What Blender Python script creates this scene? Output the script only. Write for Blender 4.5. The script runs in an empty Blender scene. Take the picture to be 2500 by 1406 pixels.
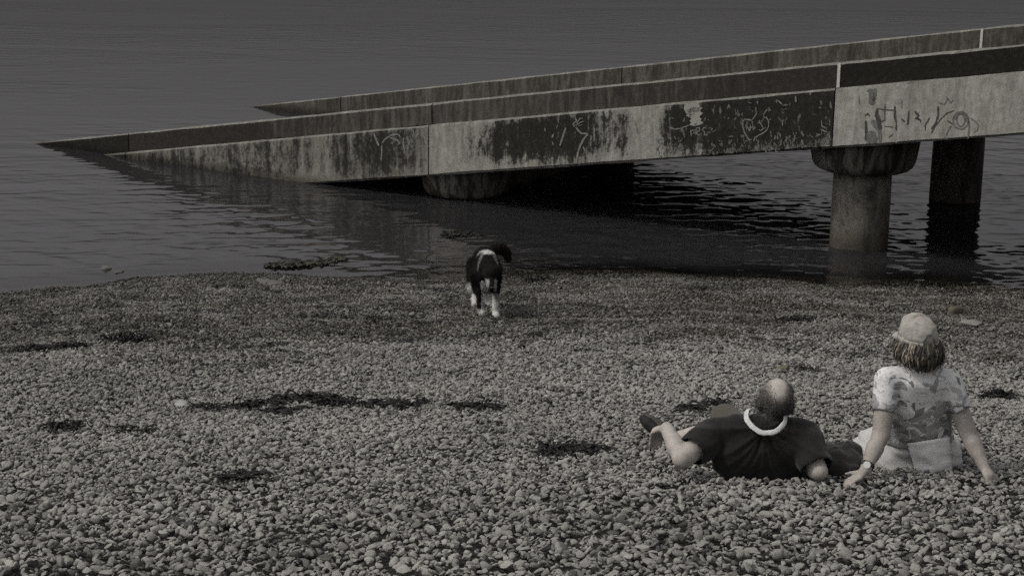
import bpy, bmesh, math, random
import numpy as np
from mathutils import Vector, Matrix, noise

random.seed(7)
rng = np.random.default_rng(11)
scene = bpy.context.scene
col = scene.collection

# ------------------------------------------------------------------ camera
F, CX, CY = 4065.6, 1250.0, 703.0            # focal length in photo pixels, photo centre
PITCH = math.atan((703.0 + 332.3) / F)
ROLL = 0.0089
CAM = Vector((0, 0, 4.5))                    # the water lies at z = 0
fwd = Vector((0, math.cos(PITCH), -math.sin(PITCH)))
r0, u0 = Vector((1, 0, 0)), Vector((0, math.sin(PITCH), math.cos(PITCH)))
RIGHT = r0 * math.cos(ROLL) + u0 * math.sin(ROLL)
UP = u0 * math.cos(ROLL) - r0 * math.sin(ROLL)
cam_data = bpy.data.cameras.new('camera')
cam = bpy.data.objects.new('camera', cam_data)
col.objects.link(cam)
m = Matrix((RIGHT, UP, -fwd)).transposed().to_4x4()
m.translation = CAM
cam.matrix_world = m
cam_data.sensor_width = 36
cam_data.lens = F / 2500 * 36
cam_data.clip_start = 0.1
cam_data.clip_end = 6000
scene.camera = cam

# ------------------------------------------------------------------ sky, sun, exposure (overcast day)
SUN_EL, SUN_AZ = math.radians(52), math.radians(258)     # azimuth clockwise from +Y: high, to the left of the camera
world = bpy.data.worlds.new('World')
scene.world = world
world.use_nodes = True
wn, wl = world.node_tree.nodes, world.node_tree.links
bg = wn['Background']
sky = wn.new('ShaderNodeTexSky')
sky.sky_type = 'NISHITA'
sky.sun_disc = False
sky.sun_elevation = SUN_EL
sky.sun_rotation = SUN_AZ
sky.dust_density = 3.0
hs = wn.new('ShaderNodeHueSaturation')
hs.inputs['Saturation'].default_value = 0.06             # a closed cloud cover has next to no colour
wl.new(sky.outputs[0], hs.inputs['Color'])
# overcast luminance: dimmer to the horizon, brighter overhead
tc = wn.new('ShaderNodeTexCoord')
sx = wn.new('ShaderNodeSeparateXYZ')
wl.new(tc.outputs['Generated'], sx.inputs[0])
mr = wn.new('ShaderNodeValToRGB')
mr.color_ramp.interpolation = 'LINEAR'
mr.color_ramp.elements.new(0.12); mr.color_ramp.elements.new(0.32)
for e_, (p_, v_) in zip(mr.color_ramp.elements, ((0.0, 0.14), (0.12, 0.36), (0.32, 0.96), (1.0, 1.05))):
    e_.position = p_; e_.color = (v_, v_, v_, 1)
wl.new(sx.outputs['Z'], mr.inputs[0])
mx = wn.new('ShaderNodeMix')
mx.data_type = 'RGBA'
mx.blend_type = 'MULTIPLY'
mx.inputs['Factor'].default_value = 1.0
wl.new(hs.outputs[0], mx.inputs['A'])
wl.new(mr.outputs[0], mx.inputs['B'])
wl.new(mx.outputs['Result'], bg.inputs['Color'])
bg.inputs['Strength'].default_value = 0.15

sun_data = bpy.data.lights.new('sun', 'SUN')
sun_data.energy = 1.5
sun_data.angle = math.radians(10)
sun_data.color = (1.0, 0.945, 0.87)
sun = bpy.data.objects.new('sun', sun_data)
sdir = Vector((math.sin(SUN_AZ) * math.cos(SUN_EL), math.cos(SUN_AZ) * math.cos(SUN_EL), math.sin(SUN_EL)))
sun.rotation_euler = sdir.to_track_quat('Z', 'Y').to_euler()
sun.location = (0, 0, 30)
col.objects.link(sun)

scene.view_settings.view_transform = 'Standard'
scene.view_settings.look = 'None'
scene.view_settings.gamma = 1.0
scene.view_settings.exposure = -0.46
scene.render.engine = 'CYCLES'
scene.cycles.use_denoising = False
scene.cycles.use_adaptive_sampling = True
scene.cycles.adaptive_threshold = 0.035
scene.cycles.adaptive_min_samples = 32
scene.cycles.max_bounces = 6
scene.cycles.diffuse_bounces = 3
scene.cycles.glossy_bounces = 3
scene.cycles.transparent_max_bounces = 8

# ------------------------------------------------------------------ helpers
def ray(px, py):
    return (fwd + RIGHT * ((px - CX) / F) - UP * ((py - CY) / F))

def P(px, py, Y):
    """The point of the scene at distance Y that the photo shows at (px, py)."""
    d = ray(px, py)
    return CAM + d * (Y / d.y)

def nz(x, y=0.0, z=0.0):
    return noise.noise(Vector((x, y, z)))

def shore_y(x):
    sl = max(0.0, min(1.0, (-x - 3.2) / 2.6))
    return 18.10 - 0.75 * sl * sl * (3 - 2 * sl) + 0.12 * math.sin(0.55 * x + 0.6) + 0.30 * nz(x * 0.45, 3.1) + 0.12 * nz(x * 1.6, 8.0) - 0.30 * max(0.0, min(1.0, (x - 3.2) / 2.0))

def beach_z(x, y):
    """Height of the shingle surface."""
    ys = shore_y(x)
    z = 0.1632 * (ys - y)
    if y < 7.0:
        z -= 0.055 * (7.0 - y)
    z += 0.035 * nz(x * 0.5, y * 0.6, 2.0) + 0.018 * nz(x * 1.5, y * 1.6, 5.0)
    # scooped seats where the two people sit, with a low lip of stones in front of them
    z -= 0.022 * math.exp(-((y - 6.93) / 0.13) ** 2) * math.exp(-((x - 1.55) / 0.95) ** 4)
    z -= 0.040 * math.exp(-((y - 7.30) / 0.22) ** 2) * math.exp(-((x - 1.3) / 0.7) ** 4)
    if y > ys + 2:
        z += 0.07 * (y - ys - 2)
    return max(z, -7.0)

def on_beach(px, py, dz=0.0):
    d = ray(px, py)
    lo, hi = 3.0, 40.0
    for _ in range(50):
        mid = 0.5 * (lo + hi)
        p = CAM + d * (mid / d.y)
        if p.z > beach_z(p.x, p.y) + dz:
            lo = mid
        else:
            hi = mid
    return p

def on_water(px, py):
    d = ray(px, py)
    return CAM + d * (-CAM.z / d.z)

def tag(o, label=None, cat=None, group=None, kind=None):
    if label: o['label'] = label
    if cat: o['category'] = cat
    if group: o['group'] = group
    if kind: o['kind'] = kind
    return o

def empty(name, loc):
    o = bpy.data.objects.new(name, None)
    o.location = loc
    o.empty_display_size = 0.1
    col.objects.link(o)
    return o

def link(name, me, mat=None, parent=None, loc=None):
    o = bpy.data.objects.new(name, me)
    if mat is not None:
        me.materials.clear()
        for mm in (mat if isinstance(mat, (list, tuple)) else [mat]):
            me.materials.append(mm)
    if parent is not None: o.parent = parent
    if loc is not None: o.location = loc
    col.objects.link(o)
    return o

def mesh_from(name, verts, faces, smooth=False, origin=None):
    v = np.asarray(verts, dtype=float).reshape(-1, 3)
    if origin is not None: v = v - np.array(origin)
    me = bpy.data.meshes.new(name)
    me.from_pydata(v.tolist(), [], faces)
    if smooth: me.polygons.foreach_set('use_smooth', [True] * len(me.polygons))
    me.update()
    return me

# ---- material helper
class NT:
    def __init__(s, name):
        s.mat = bpy.data.materials.new(name)
        s.mat.use_nodes = True
        s.n, s.l = s.mat.node_tree.nodes, s.mat.node_tree.links
        s.b = s.n['Principled BSDF']
        s.out = s.n['Material Output']
    def new(s, t, **kw):
        nd = s.n.new(t)
        for k, v in kw.items():
            if k in nd.inputs.keys() if hasattr(nd.inputs, 'keys') else False:
                nd.inputs[k].default_value = v
            else:
                setattr(nd, k, v)
        return nd
    def link(s, a, b): s.l.new(a, b)
    def noise(s, vec, scale, detail=4, rough=0.55, dist=0.0):
        nd = s.n.new('ShaderNodeTexNoise')
        nd.inputs['Scale'].default_value = scale
        nd.inputs['Detail'].default_value = detail
        nd.inputs['Roughness'].default_value = rough
        nd.inputs['Distortion'].default_value = dist
        if vec is not None: s.l.new(vec, nd.inputs['Vector'])
        return nd.outputs['Fac']
    def mapping(s, vec, scale=(1, 1, 1), loc=(0, 0, 0), rot=(0, 0, 0)):
        nd = s.n.new('ShaderNodeMapping')
        nd.inputs['Scale'].default_value = scale
        nd.inputs['Location'].default_value = loc
        nd.inputs['Rotation'].default_value = rot
        s.l.new(vec, nd.inputs['Vector'])
        return nd.outputs[0]
    def ramp(s, fac, stops, interp='LINEAR'):
        nd = s.n.new('ShaderNodeValToRGB')
        cr = nd.color_ramp
        cr.interpolation = interp
        while len(cr.elements) < len(stops): cr.elements.new(0.5)
        for e, (p, c) in zip(cr.elements, stops):
            e.position = p
            e.color = (c, c, c, 1) if isinstance(c, (int, float)) else (*c, 1)
        s.l.new(fac, nd.inputs[0])
        return nd.outputs[0]
    def math(s, op, a, b=None, clamp=False):
        nd = s.n.new('ShaderNodeMath')
        nd.operation = op
        nd.use_clamp = clamp
        for i, v in enumerate((a, b)):
            if v is None: continue
            if isinstance(v, (int, float)): nd.inputs[i].default_value = v
            else: s.l.new(v, nd.inputs[i])
        return nd.outputs[0]
    def mix(s, fac, a, b, blend='MIX'):
        nd = s.n.new('ShaderNodeMix')
        nd.data_type = 'RGBA'
        nd.blend_type = blend
        for k, v in (('Factor', fac), ('A', a), ('B', b)):
            if isinstance(v, (int, float)): nd.inputs[k].default_value = v if k == 'Factor' else (v, v, v, 1)
            elif isinstance(v, tuple): nd.inputs[k].default_value = (*v, 1)
            else: s.l.new(v, nd.inputs[k])
        return nd.outputs['Result']
    def maprange(s, v, a, b, c=0.0, d=1.0, smooth=True):
        nd = s.n.new('ShaderNodeMapRange')
        nd.interpolation_type = 'SMOOTHSTEP' if smooth else 'LINEAR'
        for k, x in (('From Min', a), ('From Max', b), ('To Min', c), ('To Max', d)): nd.inputs[k].default_value = x
        s.l.new(v, nd.inputs['Value'])
        return nd.outputs[0]
    def bump(s, h, strength=0.3, dist=0.01):
        nd = s.n.new('ShaderNodeBump')
        nd.inputs['Strength'].default_value = strength
        nd.inputs['Distance'].default_value = dist
        s.l.new(h, nd.inputs['Height'])
        return nd.outputs[0]
    def geo(s, out='Position'):
        return s.n.new('ShaderNodeNewGeometry').outputs[out]
    def tex(s, out='Object'):
        return s.n.new('ShaderNodeTexCoord').outputs[out]
    def attr(s, name, out='Vector', typ='GEOMETRY'):
        nd = s.n.new('ShaderNodeAttribute')
        nd.attribute_name = name
        nd.attribute_type = typ
        return nd.outputs[out]
    def sep(s, v):
        nd = s.n.new('ShaderNodeSeparateXYZ')
        s.l.new(v, nd.inputs[0])
        return nd.outputs
    def finish(s, color, rough=0.8, normal=None, spec=0.3):
        if isinstance(color, tuple): s.b.inputs['Base Color'].default_value = (*color, 1)
        else: s.l.new(color, s.b.inputs['Base Color'])
        if isinstance(rough, (int, float)): s.b.inputs['Roughness'].default_value = rough
        else: s.l.new(rough, s.b.inputs['Roughness'])
        s.b.inputs['Specular IOR Level'].default_value = spec
        if normal is not None: s.l.new(normal, s.b.inputs['Normal'])
        return s.mat

def wet_mask(t, dither=None):
    """0 on dry shingle, 1 on the damp weedy shingle below the last tide's line."""
    pos = t.geo()
    x, y, z = t.sep(pos)
    n1 = t.noise(t.mapping(pos, (0.42, 0.62, 0.8)), 1.0, 5, 0.65, 0.8)
    n2 = t.noise(pos, 3.2, 3, 0.6)
    # the tide line runs nearer the camera on the left and centre
    yy = t.math('ADD', y, t.math('MULTIPLY', x, -0.16))
    yy = t.math('ADD', yy, t.math('MULTIPLY', n1, 7.0))
    yy = t.math('ADD', yy, t.math('MULTIPLY', n2, 1.5))
    if dither is not None: yy = t.math('ADD', yy, t.math('MULTIPLY', t.math('SUBTRACT', dither, 0.5), 1.6))
    blotch = t.maprange(t.noise(t.mapping(pos, (0.8, 1.5, 1), (5, 2, 0)), 1.3, 4, 0.65, 0.5), 0.36, 0.58, 0.50, 1.0)
    return t.math('MULTIPLY', t.maprange(yy, 15.6, 16.6), blotch)

def pebble_material(name, inst=True):
    t = NT(name)
    rnd = t.n.new('ShaderNodeObjectInfo').outputs['Random']
    base = t.ramp(rnd, [(0.0, (0.08, 0.076, 0.070)), (0.10, (0.17, 0.163, 0.152)), (0.19, (0.30, 0.288, 0.268)), (0.6, (0.360, 0.343, 0.317)), (0.92, (0.400, 0.383, 0.356)), (1.0, (0.46, 0.446, 0.42))])
    pos = t.geo()
    n = t.noise(pos, 55, 5, 0.65)
    c = t.mix(0.55, base, t.ramp(n, [(0.3, 0.35), (0.7, 0.85)]), 'MULTIPLY')
    c = t.mix(0.25, c, base)
    big = t.noise(t.mapping(pos, (0.9, 1.3, 1)), 1.0, 4, 0.6, 0.3)
    c = t.mix(1.0, c, t.ramp(big, [(0.32, 0.80), (0.6, 1.06)]), 'MULTIPLY')
    rn2 = t.math('FRACT', t.math('MULTIPLY', rnd, 37.7))
    wet = wet_mask(t, t.math('FRACT', t.math('MULTIPLY', rnd, 91.3)))
    amt = t.math('MULTIPLY', wet, t.ramp(rn2, [(0.0, 0.40), (0.40, 0.70), (0.55, 1.0), (1.0, 1.0)]))
    c = t.mix(amt, c, t.mix(1.0, c, (0.17, 0.153, 0.122), 'MULTIPLY'))
    edge = t.maprange(t.math('ADD', t.sep(pos)[2], t.math('MULTIPLY', t.math('SUBTRACT', n, 0.5), 0.06)), 0.03, 0.12, 1.0, 0.0)
    c = t.mix(edge, c, t.mix(1.0, c, (0.42, 0.40, 0.36), 'MULTIPLY'))
    rough = t.math('SUBTRACT', t.maprange(wet, 0, 1, 0.82, 0.62), t.math('MULTIPLY', edge, 0.38))
    return t.finish(c, rough, t.bump(t.noise(pos, 120, 4, 0.65), 0.6, 0.006), 0.25)

def simple(name, color, rough=0.8, nscale=30, nbump=0.2, var=0.25, spec=0.3, dist=0.004):
    t = NT(name)
    pos = t.tex()
    n = t.noise(pos, nscale, 4, 0.6)
    c = t.mix(1.0, color, t.ramp(n, [(0.25, 1 - var), (0.75, 1 + var * 0.4)]), 'MULTIPLY')
    return t.finish(c, rough, t.bump(n, nbump, dist), spec)

# ================================================================== GROUND AND WATER
def axis(dense, far):
    a = list(dense)
    lo, hi = a[0], a[-1]
    st = 0.5
    while hi < far:
        st *= 1.5
        hi = min(hi + st, far)
        a.append(hi)
    st = 0.5
    while lo > -far:
        st *= 1.5
        lo = max(lo - st, -far)
        a.insert(0, lo)
    return a

xs = axis(np.arange(-9.0, 9.01, 0.12), 3000)
ys = [v for v in axis(np.arange(4.0, 24.01, 0.12), 3000)]
verts, faces = [], []
for y in ys:
    for x in xs:
        z = beach_z(x, y) if -40 < y else beach_z(x, -40)
        z = min(z, 4.0)
        verts.append((x, y, z - 0.034))
nx = len(xs)
for j in range(len(ys) - 1):
    for i in range(nx - 1):
        a = j * nx + i
        faces.append((a, a + 1, a + nx + 1, a + nx))
t = NT('gap_shade_grit')
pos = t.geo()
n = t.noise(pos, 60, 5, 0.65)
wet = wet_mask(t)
c = t.ramp(n, [(0.35, (0.018, 0.016, 0.014)), (0.7, (0.065, 0.060, 0.052))])  # grit coloured near-black to deepen the shade in gaps between stones
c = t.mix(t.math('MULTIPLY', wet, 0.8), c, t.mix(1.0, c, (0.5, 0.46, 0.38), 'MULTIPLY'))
m_gap_shade = t.finish(c, 0.9, t.bump(n, 0.6, 0.02), 0.2)
beach = link('beach', mesh_from('beach', verts, faces, True), m_gap_shade)
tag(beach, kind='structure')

# water sheet, its depth stored per vertex so that the shallows clear towards the shore
wx = np.array(axis(np.arange(-9.6, 11.41, 0.035), 3000))
wy = list(np.arange(16.6, 31.0, 0.032))
st = 0.05
while wy[-1] < 3000:
    st *= 1.25
    wy.append(min(wy[-1] + st, 3000))
wy = np.array(wy)
GX, GY = np.meshgrid(wx, wy)
wr_ = np.random.default_rng(4)
HZ = np.zeros_like(GX)
for lam in np.geomspace(0.11, 1.5, 72):
    th_ = wr_.normal(0.12, 0.55)                    # wavelets run in towards the beach
    k_ = 2 * math.pi / lam
    amp = 0.0125 / k_ * (1.0 if lam < 0.5 else 0.5)
    warp = 0.35 * np.sin(GX * wr_.uniform(0.5, 1.6) + wr_.uniform(0, 6)) + 0.35 * np.sin(GY * wr_.uniform(0.5, 1.6) + wr_.uniform(0, 6))
    ph = k_ * (GX * math.sin(th_) + GY * math.cos(th_)) + warp * 2.2 + wr_.uniform(0, 6.28)
    HZ += amp * (np.sin(ph) + 0.22 * np.cos(2 * ph))
# a light breeze: ruffled on the right, calmer on the left and in the last shallows
br = 0.52 + 0.72 / (1 + np.exp(-(GX + 5.2) / 0.7)) + 0.62 / (1 + np.exp(-(GX - 1.6 + 0.9 * np.sin(GY * 0.8)) / 0.8))
br *= 0.75 + 0.35 * np.sin(GX * 0.9 + 1.3 * np.sin(GY * 0.5)) * np.sin(GY * 0.7 + 0.6 * np.sin(GX * 0.7))
inn = np.clip((GX + 9.6) / 1.2, 0, 1) * np.clip((11.4 - GX) / 1.2, 0, 1) * np.clip((31.0 - GY) / 7.0, 0, 1)
dep = np.array([[max(0.0, -beach_z(float(x_), float(y_))) for x_ in wx[::6]] if y_ < 31 else [3.0] * len(wx[::6]) for y_ in wy[::4]])
dep = np.array([np.interp(np.arange(len(wx)), np.arange(len(wx))[::6], r_) for r_ in dep])
dep = np.array([np.interp(np.arange(len(wy)), np.arange(len(wy))[::4], dep[:, i_]) for i_ in range(len(wx))]).T
HZ *= br * inn * np.clip(dep / 0.14, 0.35, 1)
verts = np.stack([GX.ravel(), GY.ravel(), HZ.ravel()], 1)
nx = len(wx)
ia = (np.arange(len(wy) - 1)[:, None] * nx + np.arange(nx - 1)[None, :]).ravel()
quads = np.stack([ia, ia + 1, ia + nx + 1, ia + nx], 1)
me = bpy.data.meshes.new('water')
me.vertices.add(len(verts)); me.vertices.foreach_set('co', verts.ravel())
me.loops.add(quads.size); me.loops.foreach_set('vertex_index', quads.ravel().astype(np.int32))
me.polygons.add(len(quads)); me.polygons.foreach_set('loop_start', np.arange(0, quads.size, 4, dtype=np.int32))
me.polygons.foreach_set('use_smooth', [True] * len(quads))
me.update(calc_edges=True)
at = me.attributes.new('depth', 'FLOAT', 'POINT')
at.data.foreach_set('value', dep.ravel().astype(np.float32))
t = NT('sea_water')
pos = t.geo()
w1 = t.noise(t.mapping(pos, (1.1, 2.6, 1), rot=(0, 0, 0.25)), 1.25, 3, 0.5, 0.3)
w2 = t.noise(t.mapping(pos, (1.0, 2.2, 1), rot=(0, 0, -0.12)), 4.2, 3, 0.55, 0.5)
w3 = t.noise(t.mapping(pos, (1.0, 1.7, 1)), 14.0, 2, 0.5)
x, y, z = t.sep(pos)
far = t.maprange(y, 28.0, 33.0, 0.0, 1.0)
gust = t.maprange(t.noise(t.mapping(pos, (0.05, 0.16, 1)), 1.0, 4, 0.6, 0.6), 0.35, 0.65, 0.35, 1.25)
far = t.math('MULTIPLY', far, gust)
h = t.math('ADD', t.math('MULTIPLY', w1, far), t.math('ADD', t.math('MULTIPLY', t.math('MULTIPLY', w2, 0.55), far), t.math('MULTIPLY', w3, 0.06)))
nrm = t.bump(h, 1.0, 0.008)
fres = t.n.new('ShaderNodeFresnel')
fres.inputs['IOR'].default_value = 1.333
t.link(nrm, fres.inputs['Normal'])
glossy = t.n.new('ShaderNodeBsdfGlossy')
glossy.inputs['Roughness'].default_value = 0.03
glossy.inputs['Color'].default_value = (1.0, 0.955, 0.968, 1)
t.link(nrm, glossy.inputs['Normal'])
diff = t.n.new('ShaderNodeBsdfDiffuse')
diff.inputs['Color'].default_value = (0.024, 0.024, 0.025, 1)
trans = t.n.new('ShaderNodeBsdfTransparent')
trans.inputs['Color'].default_value = (0.82, 0.82, 0.78, 1)
d = t.attr('depth', 'Fac')
deep = t.maprange(d, 0.0, 0.20)
body = t.n.new('ShaderNodeMixShader')
t.link(deep, body.inputs[0]); t.link(trans.outputs[0], body.inputs[1]); t.link(diff.outputs[0], body.inputs[2])
full = t.n.new('ShaderNodeMixShader')
t.link(fres.outputs[0], full.inputs[0]); t.link(body.outputs[0], full.inputs[1]); t.link(glossy.outputs[0], full.inputs[2])
t.link(full.outputs[0], t.out.inputs['Surface'])
water = link('water', me, t.mat)
tag(water, kind='structure')

# ================================================================== JETTY (concrete slipway running down into the sea)
K = 4.5 / 3.7
PHI, SL = 0.5741, 0.163
PL = 4.861 * K                                  # length of one precast panel
JW = 4.503 * K                                  # width over the parapets
J2 = Vector((-0.9135, 18.5753, -2.6112)) * K + CAM
Dv = Vector((-math.cos(PHI) * math.cos(SL), math.sin(PHI) * math.cos(SL), -math.sin(SL)))   # outwards and down
Nv = Vector((math.sin(PHI), math.cos(PHI), 0))                                              # across, away from the camera
LED, PAR_H, FAS_H = 0.085, 0.2355 * K, 0.5809 * K

def jp(t, n, h):
    return J2 + Dv * t + Nv * n + Vector((0, 0, h))

def concrete(name, stops, tmin, tmax, top=0.5, bottom=0.5, light=(0.44, 0.424, 0.390), dark=(0.024, 0.0215, 0.0185), soft=0.10, streak=1.0):
    """Weathered concrete. stops: how black the algae is along the panel, top/bottom: how it thins there."""
    t = NT(name)
    jc = t.attr('jc')
    a, b, h = t.sep(jc)
    s1 = t.noise(t.mapping(jc, (4.2, 1.0, 0.60)), 1.6, 7, 0.72, 0.25)
    s2 = t.noise(t.mapping(jc, (9.0, 2.0, 2.6)), 1.5, 5, 0.7, 0.2)
    s3 = t.noise(jc, 16.0, 5, 0.7)
    s4 = t.noise(jc, 70.0, 3, 0.6)
    u = t.maprange(a, tmin, tmax, 0, 1, False)
    bias = t.ramp(u, stops)
    m_ = t.math('ADD', t.math('MULTIPLY', s1, 0.50), t.math('ADD', t.math('MULTIPLY', s2, 0.42), t.math('MULTIPLY', s3, 0.52)))
    # along the height: 0 at the bottom edge, 1 at the ledge
    v = t.maprange(h, -PAR_H - FAS_H, -PAR_H, 0, 1, False)
    vb = t.ramp(v, [(0.0, bottom), (0.18, (bottom + 0.5) / 2), (0.35, 0.5), (0.85, 0.5), (1.0, top)])
    m_ = t.math('ADD', m_, t.math('SUBTRACT', bias, 0.5))
    m_ = t.math('ADD', m_, t.math('MULTIPLY', t.math('SUBTRACT', vb, 0.5), 0.8))
    mask = t.maprange(m_, 0.72 - soft, 0.72 + soft)
    lc = t.mix(1.0, light, t.ramp(s3, [(0.25, 0.62), (0.75, 1.12)]), 'MULTIPLY')
    lc = t.mix(0.6, lc, t.ramp(s2, [(0.3, (0.62, 0.60, 0.54)), (0.6, (1.0, 1.0, 1.0))]), 'MULTIPLY')
    lc = t.mix(1.0, lc, t.ramp(s1, [(0.32, 1.08), (0.68, 0.62)]), 'MULTIPLY')
    dc = t.mix(1.0, dark, t.ramp(s3, [(0.2, 0.5), (0.55, 1.2), (0.8, 2.6)]), 'MULTIPLY')
    c = t.mix(mask, lc, dc)
    # wet, weed-dark band just above the water
    pos = t.geo()
    px_, py_, pz_ = t.sep(pos)
    wz = t.math('ADD', pz_, t.math('MULTIPLY', t.math('SUBTRACT', s1, 0.5), 0.30))
    wetb = t.maprange(wz, 0.0, 0.16, 0.85, 0.0)
    c = t.mix(wetb, c, t.mix(1.0, c, (0.30, 0.28, 0.24), 'MULTIPLY'))
    hgt = t.math('ADD', t.math('MULTIPLY', s3, 0.6), t.math('MULTIPLY', s4, 0.4))
    return t.finish(c, 0.88, t.bump(hgt, 0.45, 0.008), 0.2)

flat = lambda v: [(0.0, v), (1.0, v)]
# the photograph shows the panel between the two columns black with algae towards its upper end
m_fas = {
    3: concrete('concrete_clean', [(0.0, 0.16), (0.62, 0.20), (0.78, 0.30), (0.9, 0.34), (0.95, 0.26), (1.0, 0.3)], -2 * PL, -PL, 0.35, 0.45, light=(0.50, 0.483, 0.447)),
    2: concrete('concrete_algae', [(0.0, 0.60), (0.04, 0.72), (0.27, 0.73), (0.30, 0.62), (0.33, 0.64), (0.355, 0.64), (0.38, 0.56), (0.42, 0.26), (0.45, 0.26), (0.475, 0.53), (0.55, 0.53), (0.58, 0.66), (0.72, 0.64), (0.80, 0.60), (0.86, 0.48), (0.92, 0.34), (1.0, 0.32)], -PL, 0, 0.36, 0.24, soft=0.085),
    1: concrete('concrete_streaked', [(0.0, 0.44), (0.08, 0.58), (0.22, 0.58), (0.34, 0.44), (0.5, 0.52), (0.7, 0.5), (1.0, 0.55)], 0, PL, 0.46, 0.38, soft=0.12, light=(0.34, 0.326, 0.293)),
    0: concrete('concrete_tidal', flat(0.62), PL, 2 * PL, 0.5, 0.5, soft=0.16, light=(0.26, 0.245, 0.215)),
}
m_par = {
    3: concrete('parapet_black', flat(0.92), -2 * PL, -PL, 0.5, 0.5, soft=0.2, light=(0.065, 0.060, 0.053), dark=(0.018, 0.0155, 0.013)),
    2: concrete('parapet_dark', [(0.0, 0.72), (0.35, 0.58), (1.0, 0.48)], -PL, 0, 0.5, 0.5, soft=0.15, light=(0.18, 0.171, 0.15), dark=(0.034, 0.030, 0.0255)),
    1: concrete('parapet_grey', [(0.0, 0.46), (0.5, 0.56), (0.62, 0.8), (1.0, 0.95)], 0, PL, 0.5, 0.5, soft=0.15, light=(0.17, 0.161, 0.141), dark=(0.030, 0.026, 0.022)),
    0: concrete('parapet_tidal', flat(0.95), PL, 2 * PL, 0.5, 0.5, soft=0.2, light=(0.08, 0.073, 0.062), dark=(0.018, 0.0155, 0.0125)),
}
m_parfar = concrete('parapet_far', flat(0.52), -2 * PL, PL, 0.5, 0.5, soft=0.14, light=(0.20, 0.19, 0.168), dark=(0.040, 0.036, 0.030))
m_cope = concrete('coping_pale', flat(0.50), -2 * PL, PL, 0.5, 0.5, soft=0.2, light=(0.40, 0.385, 0.355), dark=(0.10, 0.095, 0.085))
m_deck = concrete('deck_grey', flat(0.5), -2 * PL, PL, 0.5, 0.5, soft=0.25, light=(0.20, 0.19, 0.17), dark=(0.05, 0.045, 0.04))
m_lit_end = simple('lit_end_face', (0.62, 0.60, 0.56), 0.8, 40, 0.2)  # light tone painted in for the panel end faces that catch the light

def prism(name, prof, t0, t1, mat, parent, step=0.12, jit=0.006, coping=None, mat2=None):
    """A profile of (n, h) points swept down the slipway; edge indices in coping take the second material."""
    k = len(prof)
    nseg = max(1, int((t1 - t0) / step))
    vs, jc, fs, mi = [], [], [], []
    for s in range(nseg + 1):
        tt = t0 + (t1 - t0) * s / nseg
        for q, (n_, h_) in enumerate(prof):
            jn = jit * (nz(tt * 2.1, q * 7.7 + n_, 1.0) + 0.6 * nz(tt * 9.1, q * 7.7 + n_, 4.0)) * 1.4
            jh = jit * (nz(tt * 1.7, q * 5.1 + n_, 9.0) + 0.6 * nz(tt * 8.3, q * 5.1 + n_, 6.0)) * 1.4
            p = jp(tt, n_ + jn, h_ + jh)
            vs.append(tuple(p - parent.location)); jc.append((tt, n_, h_))
    for s in range(nseg):
        for q in range(k):
            a, b = s * k + q, s * k + (q + 1) % k
            fs.append((a, b, b + k, a + k)); mi.append(1 if coping and q in coping else 0)
    fs.append(tuple(range(k))[::-1]); mi.append(0)
    fs.append(tuple(nseg * k + q for q in range(k))); mi.append(0)
    me = mesh_from(name, vs, fs)
    at = me.attributes.new('jc', 'FLOAT_VECTOR', 'POINT')
    at.data.foreach_set('vector', np.array(jc, dtype=np.float32).ravel())
    bm = bmesh.new(); bm.from_mesh(me); bmesh.ops.recalc_face_normals(bm, faces=bm.faces); bm.to_mesh(me); bm.free()
    o = link(name, me, [mat, mat2] if mat2 else mat, parent)
    me.polygons.foreach_set('material_index', mi)
    return o

jetty = empty('jetty', jp(-PL, JW / 2, -3.0))
tag(jetty, 'stained concrete slipway on round columns running down into the sea', 'jetty')
bpy.context.view_layer.update()
GAP = 0.011
PT = 0.21                                       # parapet thickness
fascia = {}
for i in range(-1, 4):
    # panel 3 is the clean one on the right, 0 lies under the water on the left, -1 is beyond the frame on the right
    if i == -1: t0, t1, key = -3 * PL, -2 * PL, 3
    else: t0, t1, key = {3: (-2 * PL, -PL, 3), 2: (-PL, 0, 2), 1: (0, PL, 1), 0: (PL, 2.2 * PL, 0)}[i]
    a, b = t0 + GAP, t1 - GAP
    # edge beam with a chamfered ledge and chamfered foot
    off = 0.012 if i in (3, -1) else 0.0        # the upper panels stand a touch proud of the lower ones
    pf = [(-LED - off + 0.02, -PAR_H), (PT + 0.06, -PAR_H - 0.002), (PT + 0.06, -PAR_H - FAS_H + 0.03), (PT + 0.03, -PAR_H - FAS_H),
          (-LED - off + 0.05, -PAR_H - FAS_H), (-LED - off, -PAR_H - FAS_H + 0.035), (-LED - off, -PAR_H - 0.022)]
    fascia[i] = prism('fascia_beam', pf, a, b, m_fas[key], jetty, coping=(0, 6), mat2=m_cope)
    pp = [(0.016, 0.0), (PT - 0.016, 0.0), (PT, -0.016), (PT, -PAR_H - 0.10), (0.0, -PAR_H - 0.0005), (0.0, -0.016)]
    pp[3] = (PT, -PAR_H + 0.002); pp[4] = (0.0, -PAR_H + 0.002)
    prism('parapet', pp, a, b, m_par[key], jetty, coping=(0, 1, 5), mat2=m_cope)
    # the far side mirrors the near one
    ff = [(JW - x_, h_) for x_, h_ in pf][::-1]
    prism('fascia_beam', ff, a, b, m_fas[1], jetty)
    fp = [(JW - x_, h_) for x_, h_ in pp][::-1]
    prism('parapet', fp, a, b, m_parfar, jetty, coping=(3, 4, 5), mat2=m_cope)
    # deck slab between the beams
    dk = [(PT + 0.064, -PAR_H - 0.02), (JW - PT - 0.064, -PAR_H - 0.02), (JW - PT - 0.064, -PAR_H - 0.34), (PT + 0.064, -PAR_H - 0.34)]
    prism('deck_slab', dk, a, b, m_deck, jetty)
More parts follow.
